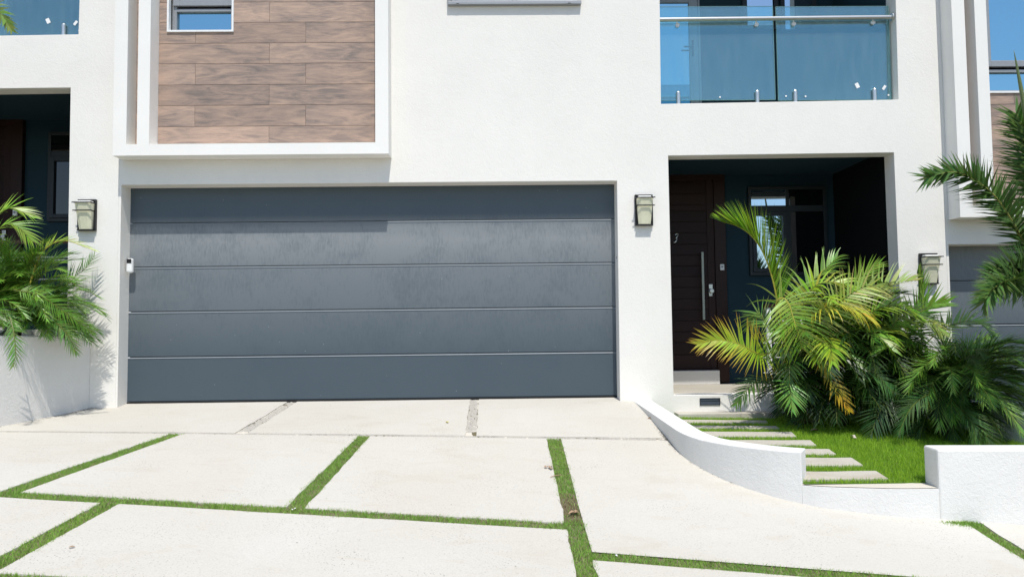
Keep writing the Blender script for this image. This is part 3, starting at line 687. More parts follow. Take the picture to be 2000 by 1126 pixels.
# balcony
bz = balc[0][1]; bxl, bxr = balc[0][0], balc[3][0]
m = MB(); m.box((bxl-.3, .1905, bz-.25), (bxr+.1, PY, bz-.012)); m.build('balcony_floor', M['stone'], house)
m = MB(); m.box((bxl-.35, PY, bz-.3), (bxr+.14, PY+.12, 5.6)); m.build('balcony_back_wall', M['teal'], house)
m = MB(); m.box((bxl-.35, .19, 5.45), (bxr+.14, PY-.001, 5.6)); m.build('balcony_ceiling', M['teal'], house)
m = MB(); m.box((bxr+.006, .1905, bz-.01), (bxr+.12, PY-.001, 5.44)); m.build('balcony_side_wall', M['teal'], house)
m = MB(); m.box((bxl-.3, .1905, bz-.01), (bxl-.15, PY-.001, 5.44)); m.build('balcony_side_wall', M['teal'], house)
by = PY-.03
bx = lambda x, y=100: W(x, y, by).x
m = MB(); m.box((bx(1346), by-.02, bz-.01), (bx(1363), by+.029, 5.2)); m.box((bx(1364), by-.012, bz-.01), (bx(1368), by+.029, 5.25)); m.box((bx(1230), by-.02, bz-.01), (bx(1240), by+.029, 5.2)); m.box((bx(1240), by-.019, bz-.01), (bx(1346), by+.029, bz+.04)); m.box((bx(1240), by-.019, W(1300, 7, by).z), (bx(1346), by+.029, W(1300, -12, by).z))
bd = m.build('balcony_door', M['alu'], house, bev=.003)
m = MB(); m.box((bx(1240), by, bz+.04), (bx(1346), by+.004, W(1300, 7, by).z)); m.box((bx(1240), by, W(1300, -12, by).z), (bx(1346), by+.004, 5.1)); m.build('pane', M['paneb'], bd)
hp = W(1354, 92, by-.05)
m = MB(); m.box((hp.x-.012, by-.03, hp.z-.10), (hp.x+.012, by-.0205, hp.z+.09)); m.tube([(hp.x, by-.03, hp.z), (hp.x, by-.06, hp.z), (hp.x-.115, by-.06, hp.z)], .009, 8); m.build('door_handle', M['darkalu'], bd)
m = MB(); 
for (p, q, r) in ((1452, 1522, 58), (1527, 1597, 66)):
    frame_rect(m, bx(p), W(p, r, by).z, bx(q), 5.1, .05, by-.01, by+.0295)
bw = m.build('window', M['darkalu'], house, bev=.003)
m = MB(); m.box((bx(1462), by+.005, W(1460, 49, by).z), (bx(1512), by+.009, 5.06)); m.box((bx(1536), by+.005, W(1536, 58, by).z), (bx(1588), by+.009, 5.06)); m.build('pane', M['pane'], bw)
gy = .10
gr = empty('balcony_railing'); gr.parent = house
for (p, q) in ((1287, 1511.5), (1518, 1738)):
    m = MB(); zb = W((p+q)/2, 195, gy).z; zt_ = W((p+q)/2, 13, gy).z; xa, xb = W(p, 100, gy).x, W(q, 100, gy).x
    m.box((xa, gy, zb), (xb, gy+.012, zt_)); gp = m.build('glass_panel', M['clear'], gr)
    m = MB(); m.box((xa, gy+.001, zt_+.0005), (xb, gy+.011, zt_+.003)); m.box((xb+.0005, gy+.001, zb), (xb+.004, gy+.011, zt_)); m.box((xa-.004, gy+.001, zb), (xa-.0005, gy+.011, zt_)); m.box((xa, gy+.001, zb-.003), (xb, gy+.011, zb-.0005)); m.build('glass_edge', M['glassedge'], gp)
m = MB(); m.tube([W(1280, 39.0, gy-.05), W(1742, 34.0, gy-.05)], .021, 14); m.tube([(bxr-.005, gy-.05, W(1742, 34, gy-.05).z), (bxr-.017, gy-.05, W(1742, 34, gy-.05).z)], .04, 16); m.build('handrail', M['steel'], gr, smooth=False)
for px, py in ((1323.5, 49), (1478, 47.5), (1551, 46.5), (1706, 44)):
    p = W(px, py, gy-.02); m = MB(); m.tube([(p.x, gy-.022, p.z), (p.x, gy-.001, p.z)], .021, 16); m.tube([(p.x-.012, gy-.045, p.z+.045), (p.x-.006, gy-.012, p.z+.01)], .006, 6); m.build('clamp', M['clampw'], gr, bev=.002)
for px, y0, y1 in ((1326, 178, 203), (1480.5, 176, 201), (1555, 175, 200), (1710, 172, 197.5)):
    a = W(px, y1, gy-.03); c = W(px, y0, gy-.03); m = MB(); r = .0205
    m.tube([(a.x, gy-.012, bz-.02), (a.x, gy-.012, c.z-.01), (a.x, gy-.012, c.z-.002), (a.x, gy-.012, c.z+.008)], [r, r, r*.8, r*.15], 16); m.build('spigot', M['steel'], gr)
for (px, py, sx, sz, rot) in ((1674.5, 167, .024, .042, 25), (1727, 171, .017, .040, -35)):
    p = W(px, py, gy-.002); mb = MB(); ca, sa_ = math.cos(math.radians(rot)), math.sin(math.radians(rot))
    q = [(p.x+ca*u*sx-(-sa_)*v*sz*-1, p.z+sa_*u*sx+ca*v*sz) for u, v in ((-1, -1), (1, -1), (1, 1), (-1, 1))]
    mb.prism([(p.x+ca*u*sx/1.3-sa_*v*sz/1.6, p.z+sa_*u*sx/1.3+ca*v*sz/1.6) for u, v in ((-1, -1), (1, -1), (1, 1), (-1, 1))], gy-.0015, gy-.0004); mb.build('sticker', M['white'], gr)
for (px, py) in ((1406, 190), (1535, 188), (1573, 188.5), (1735, 186)):
    p = W(px, py, gy); m = MB(); m.tube([(p.x, gy-.006, p.z), (p.x, gy-.001, p.z)], .009, 10); m.build('bolt', M['white'], gr)
tag(house, 'middle white townhouse with slate double garage door, wood cladding and glass balcony', 'townhouse')
lh = copy_tree(house); lh.location = (-8.2, 0, .715); tag(lh, 'left white townhouse, only its dark porch and corner of a glass balcony showing', 'townhouse')
rh = copy_tree(house); rh.location = (8.2, 0, -.67); tag(rh, 'right white townhouse set lower, cut off by the picture edge, slate garage door behind palms', 'townhouse')
for h_ in (house, lh, rh): h_['group'] = 'row of white townhouses'
for h_ in (lh, rh):      # drop the plate number that belongs to the middle door only
    for o in list(h_.children_recursive):
        if o.name.startswith('number_three'): bpy.data.objects.remove(o)
for o in list(lh.children_recursive):
    if o.name.startswith('pane') and o.parent and o.parent.name.startswith('window') and abs(o.data.vertices[0].co.y-(PY-.025)) < .02:
        o.data = o.data.copy(); o.data.materials[0] = M['darkpane']
# ------------------------------------------------------------------ wall lamps
def make_lamp():
    e = empty('wall_lamp'); w2, h = .0885, .308
    m = MB(); m.box((-w2, -.012, 0), (w2, -.001, h)); m.box((-w2, -.03, 0), (-w2+.012, -.0125, h)); m.box((w2-.012, -.03, 0), (w2, -.0125, h)); m.box((-w2+.012, -.03, h-.012), (w2-.012, -.0125, h)); m.box((-w2+.012, -.06, 0), (w2-.012, -.0125, .010)); m.build('back_plate', M['black'], e, bev=.0015)
    m = MB(); n = len(m.v)
    sec = [(.012, .060, .045), (.10, .066, .062), (.20, .073, .084), (.262, .0775, .098)]
    for z, hw, dp in sec:
        for x, y in ((-hw, -.014), (-hw, -dp), (-hw*.55, -dp-.012), (hw*.55, -dp-.012), (hw, -dp), (hw, -.014)): m.vert((x, y, z))
    for i in range(len(sec)-1):
        for j in range(6): q = (j+1) % 6; m.f.append((n+i*6+j, n+i*6+q, n+(i+1)*6+q, n+(i+1)*6+j))
    m.f.append(tuple(n+j for j in range(6))); m.f.append(tuple(n+18+j for j in range(6))[::-1]); m.build('glass_shade', M['shade'], e)
    m = MB(); m.box((-.066, -.085, .264), (.066, -.016, .288)); m.build('lamp_cap', M['shadetop'], e, bev=.008)
    for z, dp, hw in ((.262, .118, .082), (.185, .108, .078)):
        m = MB(); b0 = z
        m.box((-hw-.014, -dp, z), (hw+.014, -dp+.006, z+.010)); m.box((-hw, -dp+.006, z), (-hw+.005, -.03, z+.010)); m.box((hw-.005, -dp+.006, z), (hw, -.03, z+.010)); m.build('band', M['black'], e)
    return e
lm = make_lamp()
for i, (px, py, ft, lab) in enumerate(((1257.5, 441, 1, 'black and cream wall lamp on the pier between garage and porch'), (171.5, 451, 1, 'black and cream wall lamp left of the garage, above the planter palms'), (1813, 555, 1, 'black and cream wall lamp on the far right pier, partly behind palm fronds'))):
    l = lm if i == 0 else copy_tree(lm); p = W(px, py, 0); l.location = (p.x, 0, p.z); tag(l, lab, 'wall lamp', 'black wall lamps with cream glass shades')
#PLANTS
# ------------------------------------------------------------------ palms
def lerp3(a, b, k): return tuple(x*(1-k)+y*k for x, y in zip(a, b))
GREEN = (.085, .175, .018); BRIGHT = (.20, .34, .020); LIME = (.30, .42, .028); DARK_SHADED = (.024, .062, .008); DEEP_SHADE = (.012, .034, .006); YEL = (.62, .44, .03); ORANGE = (.50, .22, .045); PALE = (.34, .42, .10)  # two darkest greens hold the shadow inside the clumps, put into leaf colour
def frond(mb, path, n=34, L=.30, wd=.010, normal=(0, -.5, .8), vee=.35, a0=68, a1=22, droop=.35, c0=GREEN, c1=None, sides=(1, 1), seg=4, start=.12, jit=.12, plum=0., rach=(.14, .17, .03), rr=.006, tipcol=None, dens=.60):
    n = max(8, int(n*dens)); wd *= 1.24 if dens < .7 else 1.0
    P = cr(path, 6); Ls = [0]
    for a, b in zip(P, P[1:]): Ls.append(Ls[-1]+(b-a).length)
    tot = Ls[-1]; N0 = Vector(normal).normalized()
    k = len(P); mb.tube(P, [rr*(1-.8*i/(k-1)) for i in range(k)], 5, False, rach)
    def at(s):
        s *= tot
        for i in range(len(P)-1):
            if Ls[i+1] >= s: return P[i].lerp(P[i+1], (s-Ls[i])/max(1e-6, Ls[i+1]-Ls[i])), (P[i+1]-P[i]).normalized()
        return P[-1], (P[-1]-P[-2]).normalized()
    for i in range(n):
        u = (i+.5)/n; s = start+(1-start)*u
        for sd in (-1, 1):
            if random.random() > (sides[0] if sd < 0 else sides[1]): continue
            p, T = at(min(.999, s+random.uniform(-.3, .3)/n*(1-start)))
            Sv = T.cross(N0).normalized(); Nn = Sv.cross(T).normalized()
            ang = math.radians(a0+(a1-a0)*u+random.gauss(0, 4)); v_ = vee+random.gauss(0, jit)+(random.uniform(-plum, plum) if plum else 0)
            lat = (Sv*sd*math.cos(v_)+Nn*math.sin(v_))
            d = (T*math.cos(ang)+lat*math.sin(ang)).normalized()
            prof = math.sin(math.pi*min(1, .16+.84*u*.93))**.65 if u < .95 else .38
            if plum > 1: prof = max(prof, .62)
            ln = L*prof*random.uniform(.88, 1.08)
            col = lerp3(c0, c1, u) if c1 else c0; col = tuple(c*random.uniform(.8, 1.2) for c in col)
            wv = d.cross(Nn*math.cos(.5)+lat*math.sin(.5)*-1).normalized()
            q = p.copy(); prev = None; w0 = wd*random.uniform(.8, 1.15)
            for j in range(seg+1):
                f_ = j/seg; ww = w0*(.55+.45*math.sin(math.pi*min(1, f_*1.3+.15)))*(1-f_**3.0) if f_ < 1 else 0
                cc = lerp3(col, tipcol, min(1, f_**2.1)) if tipcol else col
                if j < seg: ids = (mb.vert(q-wv*ww, cc), mb.vert(q+wv*ww, cc))
                else: ids = (mb.vert(q, cc),)
                if prev: mb.f.append((prev[0], prev[1], ids[1], ids[0]) if len(ids) == 2 else (prev[0], prev[1], ids[0]))
                prev = ids; q = q+d*(ln/seg); d = (d+Vector((0, 0, -droop*(.25+f_)/seg*1.6))).normalized()
def arc(c, az, el, L, grav=1.0, n=7):
    p = Vector(c); d = Vector((math.cos(az)*math.cos(el), math.sin(az)*math.cos(el), math.sin(el))); out = [p.copy()]
    for i in range(n):
        p = p+d*(L/n); out.append(p.copy()); d = (d+Vector((0, 0, -grav*(i+1)/n/n*2.1))).normalized()
    return out
def hero(root, pix, mat='leaf', label=None, **kw):
    mb = MB(); frond(mb, [W(x, y, -t) for x, y, t in pix], **kw)
    o = mb.build('frond', M[mat], root, colors=True); o.matrix_parent_inverse = Matrix.Translation(-root.location)
    if label: o['label'] = label
    return o
def crown(root, c, n, L, el=(10, 75), grav=1.0, mat='leaf', az=(0, 360), keep=None, cols=None, **kw):
    for i in range(n):
        for _ in range(30):
            a = math.radians(random.uniform(*az)); e = math.radians(random.uniform(*el)); ll = L*random.uniform(.8, 1.1)
            pth = arc(c, a, e, ll, grav*random.uniform(.8, 1.2))
            if keep is None or all(keep(p) for p in pth): break
        else: continue
        k2 = dict(kw)
        if cols: k2['c0'] = random.choice(cols)
        mb = MB(); frond(mb, pth, normal=(0.001, 0, 1), **k2)
        o = mb.build('frond', M[mat], root, colors=True); o.matrix_parent_inverse = Matrix.Translation(-root.location)
def stems(root, pts, rads, col=(.16, .17, .06)):
    for pp, r in zip(pts, rads):
        mb = MB(); P = cr(pp, 4); mb.tube(P, [r*(1-.4*i/len(P)) for i in range(len(P))], 8, True, col); o = mb.build('stem', M['leaf'], root, colors=True, smooth=True); o.matrix_parent_inverse = Matrix.Translation(-root.location)
def wpt(x, y, t): return W(x, y, -t)
# --- areca palm beside the door
ar = empty('areca_palm', (2.78, -.45, lawn_z(2.78, .45)))
tag(ar, 'bright yellow-green areca palm in front of the porch with one tall arching frond', 'palm')
base_ = Vector((2.80, -.5, lawn_z(2.8, .5)))
stems(ar, [[base_+Vector((dx, dy, 0)), wpt(x1, y1, .55), wpt(x2, y2, .6)] for dx, dy, x1, y1, x2, y2 in ((-.02, 0, 1540, 760, 1530, 700), (.05, -.02, 1556, 770, 1552, 690), (-.10, .02, 1520, 778, 1500, 730), (.12, .03, 1580, 770, 1590, 680), (.02, .05, 1548, 740, 1546, 640))], [.022, .02, .016, .017, .018])
hero(ar, [(1536, 720, .6), (1528, 640, .62), (1516, 576, .65), (1509, 545, .66), (1498, 511, .68), (1484, 482, .70), (1464, 457, .72), (1439, 441, .74), (1412, 433, .76)], n=78, L=.42, wd=.0085, dens=.95, normal=(.95, -.2, .3), vee=1.3, a0=38, a1=14, droop=.12, c0=(.22, .40, .02), c1=(.27, .46, .022), start=.36, jit=.25, rach=(.42, .40, .05), rr=.011)
hero(ar, [(1530, 700, .62), (1516, 600, .85), (1528, 582, .9), (1541, 594, .95), (1547, 612, .97), (1553, 632, .99), (1560, 654, 1.0), (1566, 680, 1.0)], n=40, L=.44, wd=.0065, normal=(-.1, -1, .25), vee=.2, a0=92, a1=40, droop=1.05, seg=7, dens=.75, c0=(.25, .37, .05), c1=(.22, .36, .03), start=.50, jit=.08, rach=(.45, .42, .06), rr=.009)
hero(ar, [(1545, 720, .6), (1520, 688, .75), (1488, 692, .85), (1473, 687, .9), (1445, 672, .95), (1403, 664, 1.0), (1364, 672, 1.0)], n=60, L=.29, wd=.0075, normal=(.0, -1, .3), vee=.15, a0=88, a1=20, droop=.12, dens=.8, seg=6, c0=(.22, .40, .02), c1=(.36, .42, .03), tipcol=(.52, .26, .03), start=.30, jit=.1, rach=(.40, .36, .05), rr=.008, label='frond with browned orange leaflet tips')
hero(ar, [(1540, 700, .6), (1546, 620, .6), (1575, 562, .62), (1605, 532, .64), (1634, 503, .66)], n=44, L=.30, wd=.0085, normal=(-.3, -.6, .8), vee=.4, a0=80, a1=25, droop=.9, seg=6, c0=PALE, c1=(.20, .35, .05), start=.35)
hero(ar, [(1545, 690, .6), (1560, 620, .7), (1590, 560, .8), (1640, 552, .9), (1680, 575, .95)], n=40, L=.28, wd=.0085, normal=(0, -.5, .9), vee=.3, a0=80, a1=25, droop=1.1, seg=6, c0=LIME, start=.35)
hero(ar, [(1555, 690, .7), (1580, 625, .85), (1620, 597, 1.0), (1665, 600, 1.1), (1705, 628, 1.15)], n=46, L=.30, wd=.0095, normal=(0, -.4, .9), vee=.1, a0=80, a1=25, droop=1.2, seg=6, c0=(.36, .44, .04), c1=(.62, .55, .06), tipcol=(.60, .50, .04), start=.3, label='yellowing frond arching to the right')
hero(ar, [(1590, 700, .5), (1630, 620, .5), (1665, 562, .5), (1690, 532, .5), (1718, 514, .5)], n=40, L=.26, wd=.007, normal=(.1, -.7, .6), vee=.4, a0=60, a1=20, droop=.25, c0=(.18, .32, .03), start=.35)
hero(ar, [(1600, 710, .5), (1650, 640, .6), (1700, 580, .65), (1745, 555, .7), (1788, 547, .7)], n=46, L=.30, wd=.0085, normal=(-.1, -.5, .8), vee=.5, a0=76, a1=22, droop=.45, seg=6, c0=(.20, .34, .04), c1=PALE, start=.35)
hero(ar, [(1560, 700, .7), (1590, 640, .9), (1640, 590, 1.05), (1690, 560, 1.1), (1730, 562, 1.1)], n=42, L=.30, wd=.0070, normal=(0, -.9, .4), vee=.2, a0=80, a1=25, droop=.5, seg=6, c0=(.26, .38, .06), c1=(.40, .42, .10), start=.3, tipcol=(.42, .34, .12))
hero(ar, [(1540, 740, .75), (1541, 742, .9), (1544, 768, 1.0), (1547, 800, 1.05)], n=30, L=.21, wd=.006, normal=(0, -1, .3), vee=.1, a0=85, a1=15, droop=.25, c0=(.17, .34, .06), start=.05)
hero(ar, [(1560, 690, .8), (1584, 676, .9), (1600, 695, .95), (1617, 730, 1.0)], n=20, L=.15, wd=.0070, normal=(-.2, -1, .2), vee=.2, a0=60, a1=20, droop=.4, c0=YEL, c1=(.50, .46, .05), start=.25, label='small yellow drooping frond')
hero(ar, [(1590, 720, .8), (1612, 728, .9), (1632, 755, 1.0), (1658, 800, 1.05)], n=20, L=.16, wd=.0085, normal=(0, -1, .2), vee=.1, a0=48, a1=15, droop=.45, c0=(.10, .16, .03), c1=YEL, start=.2, sides=(1, 1), tipcol=(.62, .38, .03), label='orange yellow dying frond')
hero(ar, [(1540, 740, .6), (1509, 738, .7), (1467, 752, .8), (1438, 790, .85)], n=36, L=.20, wd=.006, normal=(-.2, -.6, .8), vee=-.1, a0=70, a1=25, droop=.5, c0=DARK_SHADED, c1=GREEN, start=.25)
hero(ar, [(1560, 760, .6), (1600, 720, .7), (1650, 740, .85), (1690, 790, .95)], n=36, L=.26, wd=.006, normal=(0, -.6, .8), vee=0, a0=70, a1=25, droop=.5, c0=(.07, .15, .02), c1=(.16, .24, .03), start=.25)
hero(ar, [(1530, 700, .5), (1500, 640, .5), (1478, 610, .5), (1462, 640, .5)], n=36, L=.22, wd=.006, normal=(0, -.8, .5), vee=.1, a0=70, a1=25, droop=.4, c0=(.14, .25, .04), start=.4, sides=(.6, 1))
ok = lambda p: (p.x < 3.9 or p.z < .55) and p.y < -.10 and p.z > lawn_z(p.x, -p.y)+.03 and p.y > -1.25
def fill(root, c, cnt, LL, el, grav, az, cols, mat='leaf', keep=ok, **kw):
    for i in range(cnt):
        for _ in range(40):
            a = math.radians(random.uniform(*az)); e = math.radians(random.uniform(*el)); ll = LL*random.uniform(.75, 1.1)
            pth = arc(c, a, e, ll, grav*random.uniform(.8, 1.2))
            if keep is None or all(keep(p) for p in pth): break
        else: continue
        k2 = dict(n=34, L=.24, wd=.006, droop=.75, seg=5); k2.update(kw); k2['c0'] = random.choice(cols)
        mb = MB(); frond(mb, pth, normal=(.001, -.15, 1), **k2)
        o = mb.build('frond', M[mat], root, colors=True); o.matrix_parent_inverse = Matrix.Translation(-root.location)
okA = lambda p: ok(p) and p.x > 2.32
fill(ar, wpt(1548, 700, .55), 14, .80, (0, 60), 1.7, (150, 400), [GREEN, (.12, .25, .02), DARK_SHADED, DARK_SHADED], n=26, wd=.0075, L=.27, keep=okA)
fill(ar, wpt(1560, 740, .5), 16, .55, (-10, 40), 1.6, (180, 400), [GREEN, DARK_SHADED, DEEP_SHADE], keep=okA)
fill(ar, wpt(1600, 670, .5), 14, .80, (15, 65), 1.7, (180, 400), [BRIGHT, LIME, (.18, .32, .02)], n=28, wd=.0085, L=.28)
# --- middle dense dark palm, inner shade put into its frond colours
mp_ = empty('bushy_palm', (3.25, -.7, lawn_z(3.25, .7))); tag(mp_, 'dense dark green bushy palm between the areca palm and the white pier', 'palm')
stems(mp_, [[(3.2+dx, -.55+dy, lawn_z(3.2, .6)), (3.22+dx*1.4, -.55+dy, .2), (3.24+dx*2, -.55, .45)] for dx, dy in ((-.1, 0), (.08, -.05), (.2, .05), (-.02, .1))], [.02, .018, .02, .016], (.05, .05, .025))
fill(mp_, (3.20, -.45, .42), 56, .85, (0, 75), 1.8, (150, 390), [DARK_SHADED, DARK_SHADED, GREEN, (.05, .12, .014), DEEP_SHADE], n=26, wd=.0068, L=.27, mat='darkleaf')
fill(mp_, (3.10, -.45, .05), 60, .72, (-5, 55), 1.6, (150, 390), [DARK_SHADED, DEEP_SHADE, DEEP_SHADE], n=26, wd=.0055, L=.26, mat='darkleaf')
fill(mp_, (3.45, -.45, .10), 50, .72, (-5, 60), 1.6, (150, 390), [DARK_SHADED, DEEP_SHADE, DEEP_SHADE], n=26, wd=.0055, L=.26, mat='darkleaf')
fill(mp_, (3.5, -.40, .50), 14, .75, (20, 75), 1.7, (150, 390), [BRIGHT, GREEN], n=28, wd=.008, L=.28)
hero(mp_, [(1800, 680, .6), (1799, 640, .6), (1797, 596, .6), (1795, 564, .6), (1792, 532, .6)], n=40, L=.27, wd=.008, normal=(.7, -.7, .1), vee=.7, a0=48, a1=15, droop=.05, c0=(.16, .30, .03), start=.25, rr=.008)
hero(mp_, [(1790, 690, .6), (1838, 644, .62), (1883, 628, .65), (1912, 631, .68), (1938, 652, .7)], n=48, L=.22, wd=.0075, normal=(0, -.6, .8), vee=.25, a0=65, a1=20, droop=.25, c0=(.20, .34, .08), start=.3)
hero(mp_, [(1760, 690, .7), (1775, 640, .75), (1810, 600, .8), (1848, 590, .85)], n=44, L=.28, wd=.008, normal=(-.2, -.8, .5), vee=.3, a0=68, a1=22, droop=.15, c0=(.15, .29, .03), start=.25)
hero(mp_, [(1720, 690, .8), (1740, 640, .9), (1775, 612, 1.0), (1815, 625, 1.05), (1842, 650, 1.1)], n=44, L=.25, wd=.0075, normal=(0, -.6, .8), vee=.0, a0=70, a1=25, droop=.5, c0=(.16, .30, .04), c1=PALE, start=.3)
hero(mp_, [(1700, 680, .8), (1690, 630, .9), (1720, 600, 1.0), (1765, 598, 1.05), (1795, 620, 1.1)], n=44, L=.24, wd=.007, normal=(0, -.5, .8), vee=.0, a0=70, a1=25, droop=.5, c0=BRIGHT, start=.3)
hero(mp_, [(1690, 700, .9), (1680, 720, 1.0), (1710, 730, 1.05), (1745, 768, 1.1)], n=36, L=.22, wd=.007, normal=(0, -.8, .6), vee=.0, a0=70, a1=25, droop=.6, c0=(.10, .20, .06), start=.2)
hero(mp_, [(1760, 790, .9), (1745, 770, 1.0), (1720, 800, 1.1), (1700, 850, 1.15)], n=36, L=.26, wd=.005, normal=(-.2, -.9, .3), vee=.1, a0=60, a1=25, droop=.1, c0=(.05, .10, .03), start=.1)
# --- pygmy date palm at the right
pg = empty('pygmy_date_palm', (3.88, -.95, lawn_z(3.88, .95))); tag(pg, 'fine-leaved dark green date palm with a leaning trunk at the right end of the lawn', 'palm')
mb = MB(); P = cr([(3.80, -.92, -.28), (3.83, -.9, -.02), (3.92, -.88, .22), (3.96, -.86, .32)], 6); mb.tube(P, [.062-.001*i+.006*(i % 2) for i in range(len(P))], 12); mb.build('trunk', M['trunk'], pg).matrix_parent_inverse = Matrix.Translation(-pg.location)
ok2 = lambda p: p.z < .60 and p.y < -.06 and p.z > -.35 and p.y > -1.75
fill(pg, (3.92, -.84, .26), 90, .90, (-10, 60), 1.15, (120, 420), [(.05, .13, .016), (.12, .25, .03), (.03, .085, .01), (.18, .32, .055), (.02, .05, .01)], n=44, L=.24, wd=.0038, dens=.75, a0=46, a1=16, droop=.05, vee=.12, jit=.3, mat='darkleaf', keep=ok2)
fill(pg, (3.88, -.84, .05), 50, .75, (-25, 45), 1.5, (130, 420), [DARK_SHADED, (.045, .10, .018)], n=40, L=.22, wd=.0038, dens=.75, a0=46, a1=16, droop=.05, vee=.12, jit=.3, mat='darkleaf', keep=ok2)
for q_, c_ in (([(1850, 760, .9), (1870, 705, .95), (1900, 672, 1.0), (1942, 656, 1.0)], (.14, .28, .05)), ([(1855, 750, .9), (1890, 705, 1.0), (1935, 685, 1.05), (1985, 700, 1.1)], (.16, .30, .06)),
               ([(1860, 760, 1.0), (1900, 730, 1.1), (1950, 730, 1.15), (2005, 765, 1.2)], (.11, .24, .04)), ([(1840, 750, .9), (1845, 700, .9), (1838, 662, .9), (1822, 640, .9)], (.10, .22, .03)),
               ([(1845, 780, 1.1), (1815, 770, 1.25), (1780, 795, 1.35), (1755, 845, 1.4)], (.05, .12, .03)), ([(1860, 790, 1.1), (1880, 800, 1.25), (1900, 830, 1.35), (1905, 862, 1.4)], (.09, .19, .05))):
    hero(pg, q_, mat='darkleaf', n=52, L=.20, wd=.0042, dens=.8, normal=(0, -.8, .5), vee=.12, a0=52, a1=16, droop=.1, c0=c_, start=.12)
hero(pg, [(1880, 705, .9), (1905, 740, 1.1), (1945, 780, 1.2), (1990, 808, 1.25)], n=60, L=.19, wd=.004, normal=(0, -.8, .5), vee=.1, a0=60, a1=20, droop=.2, c0=(.13, .25, .07), start=.15)
# --- left planter palms
lp_ = empty('planter_palm', (-4.75, -.6, .58)); tag(lp_, 'lush fine-leaved green palm spilling over the left planter wall', 'palm')
okl = lambda p: p.y < -.05 and p.y > -1.25 and p.z > (.66 if p.x < -4.1 else .70-(p.x+4.1)*.5)
stems(lp_, [[(-4.50+dx, -.45+dy, .58), (-4.48+dx*1.4, -.45+dy, .8), (-4.46+dx*2, -.45, 1.02)] for dx, dy in ((-.12, 0), (.1, -.1), (.02, .08))], [.03, .026, .026], (.07, .06, .03))
LC = [(.10, .23, .025), (.14, .30, .035), (.065, .15, .02), (.19, .36, .045)]
LK = dict(dens=.72, a0=52, a1=20, droop=.14, vee=.15, jit=.35, keep=okl)
fill(lp_, (-4.45, -.42, 1.0), 90, .75, (5, 70), 1.2, (120, 420), LC, n=42, L=.19, wd=.0034, **LK)
fill(lp_, (-4.32, -.35, .84), 80, .55, (-5, 60), 1.1, (150, 420), LC, n=38, L=.165, wd=.0032, **LK)
fill(lp_, (-4.70, -.75, .95), 60, .70, (0, 65), 1.2, (120, 420), LC, n=40, L=.19, wd=.0034, **LK)
hero(lp_, [(27, 566, .9), (77, 577, .85), (130, 612, .75), (185, 652, .6)], n=60, L=.17, wd=.0036, normal=(.1, -.8, .6), vee=.05, a0=62, a1=20, droop=.4, c0=(.13, .27, .03), start=.05)
hero(lp_, [(50, 590, .6), (69, 520, .55), (91, 484, .5), (127, 470, .45), (187, 490, .4)], n=54, L=.17, wd=.0042, normal=(0, -.4, .9), vee=.3, a0=50, a1=12, droop=.25, c0=(.30, .40, .04), start=.2, rach=(.5, .42, .06), rr=.008)
hero(lp_, [(-60, 470, .8), (0, 417, .8), (25, 407, .8), (64, 425, .8)], n=36, L=.24, wd=.006, normal=(0, -.5, .9), vee=.2, a0=60, a1=20, droop=.35, c0=(.26, .40, .04), start=.1)
hero(lp_, [(-40, 500, .9), (0, 445, .9), (30, 440, .9), (62, 470, .9)], n=36, L=.26, wd=.006, normal=(0, -.5, .9), vee=.0, a0=65, a1=20, droop=.6, c0=(.20, .34, .04), start=.1)
hero(lp_, [(60, 600, .5), (110, 560, .3), (160, 530, .16), (185, 500, .10)], n=40, L=.22, wd=.0038, normal=(0, -.9, .2), vee=.05, a0=60, a1=25, droop=.15, c0=(.075, .175, .022), start=.2)
hero(lp_, [(90, 600, .5), (130, 640, .4), (155, 640, .3), (178, 668, .2)], n=40, L=.18, wd=.0038, normal=(0, -.9, .2), vee=.05, a0=60, a1=25, droop=.15, c0=(.10, .22, .028), start=.1)
hero(lp_, [(20, 620, 1.0), (28, 655, 1.05), (30, 690, 1.08), (26, 715, 1.1)], n=30, L=.16, wd=.0045, normal=(0, -.9, .3), vee=.05, a0=55, a1=20, droop=.3, c0=(.14, .28, .05), start=.05)
hero(lp_, [(100, 620, .6), (125, 645, .62), (138, 665, .62), (150, 690, .6)], n=30, L=.16, wd=.0045, normal=(0, -.9, .3), vee=.05, a0=55, a1=20, droop=.3, c0=(.16, .30, .06), start=.05)
# --- feather palm at the right edge, its trunk outside the picture
fp = empty('feather_palm', (4.62, -1.55, -.85)); tag(fp, 'dark green feather palm leaning in from the right edge above the lawn', 'palm')
mb = MB(); P = cr([(4.62, -1.55, -.9), (4.60, -1.55, -.2), (4.56, -1.52, .5), (4.52, -1.5, 1.0)], 5); mb.tube(P, [.075-.0012*i for i in range(len(P))], 14); mb.build('trunk', M['trunk'], fp).matrix_parent_inverse = Matrix.Translation(-fp.location)
FD = (.045, .095, .018); FD2 = (.085, .16, .035)
K = dict(mat='darkleaf', droop=.08, dens=1.0)
hero(fp, [(2050, 560, 1.5), (1999, 471, 1.5), (1970, 421, 1.5), (1942, 382, 1.5), (1906, 353, 1.5), (1864, 336, 1.5), (1812, 345, 1.5)], n=170, L=.255, wd=.0095, normal=(-.2, -.8, .55), vee=.1, a0=66, a1=42, plum=1.3, c0=FD, c1=FD2, start=.18, rach=(.24, .24, .06), rr=.011, **K)
hero(fp, [(2060, 420, 1.4), (2035, 330, 1.4), (2010, 270, 1.4), (1985, 222, 1.4)], n=90, L=.33, wd=.0105, normal=(-.5, -.8, .2), vee=.1, a0=75, a1=40, plum=1.2, c0=FD, c1=FD2, start=.1, rach=(.24, .24, .06), rr=.01, **K)
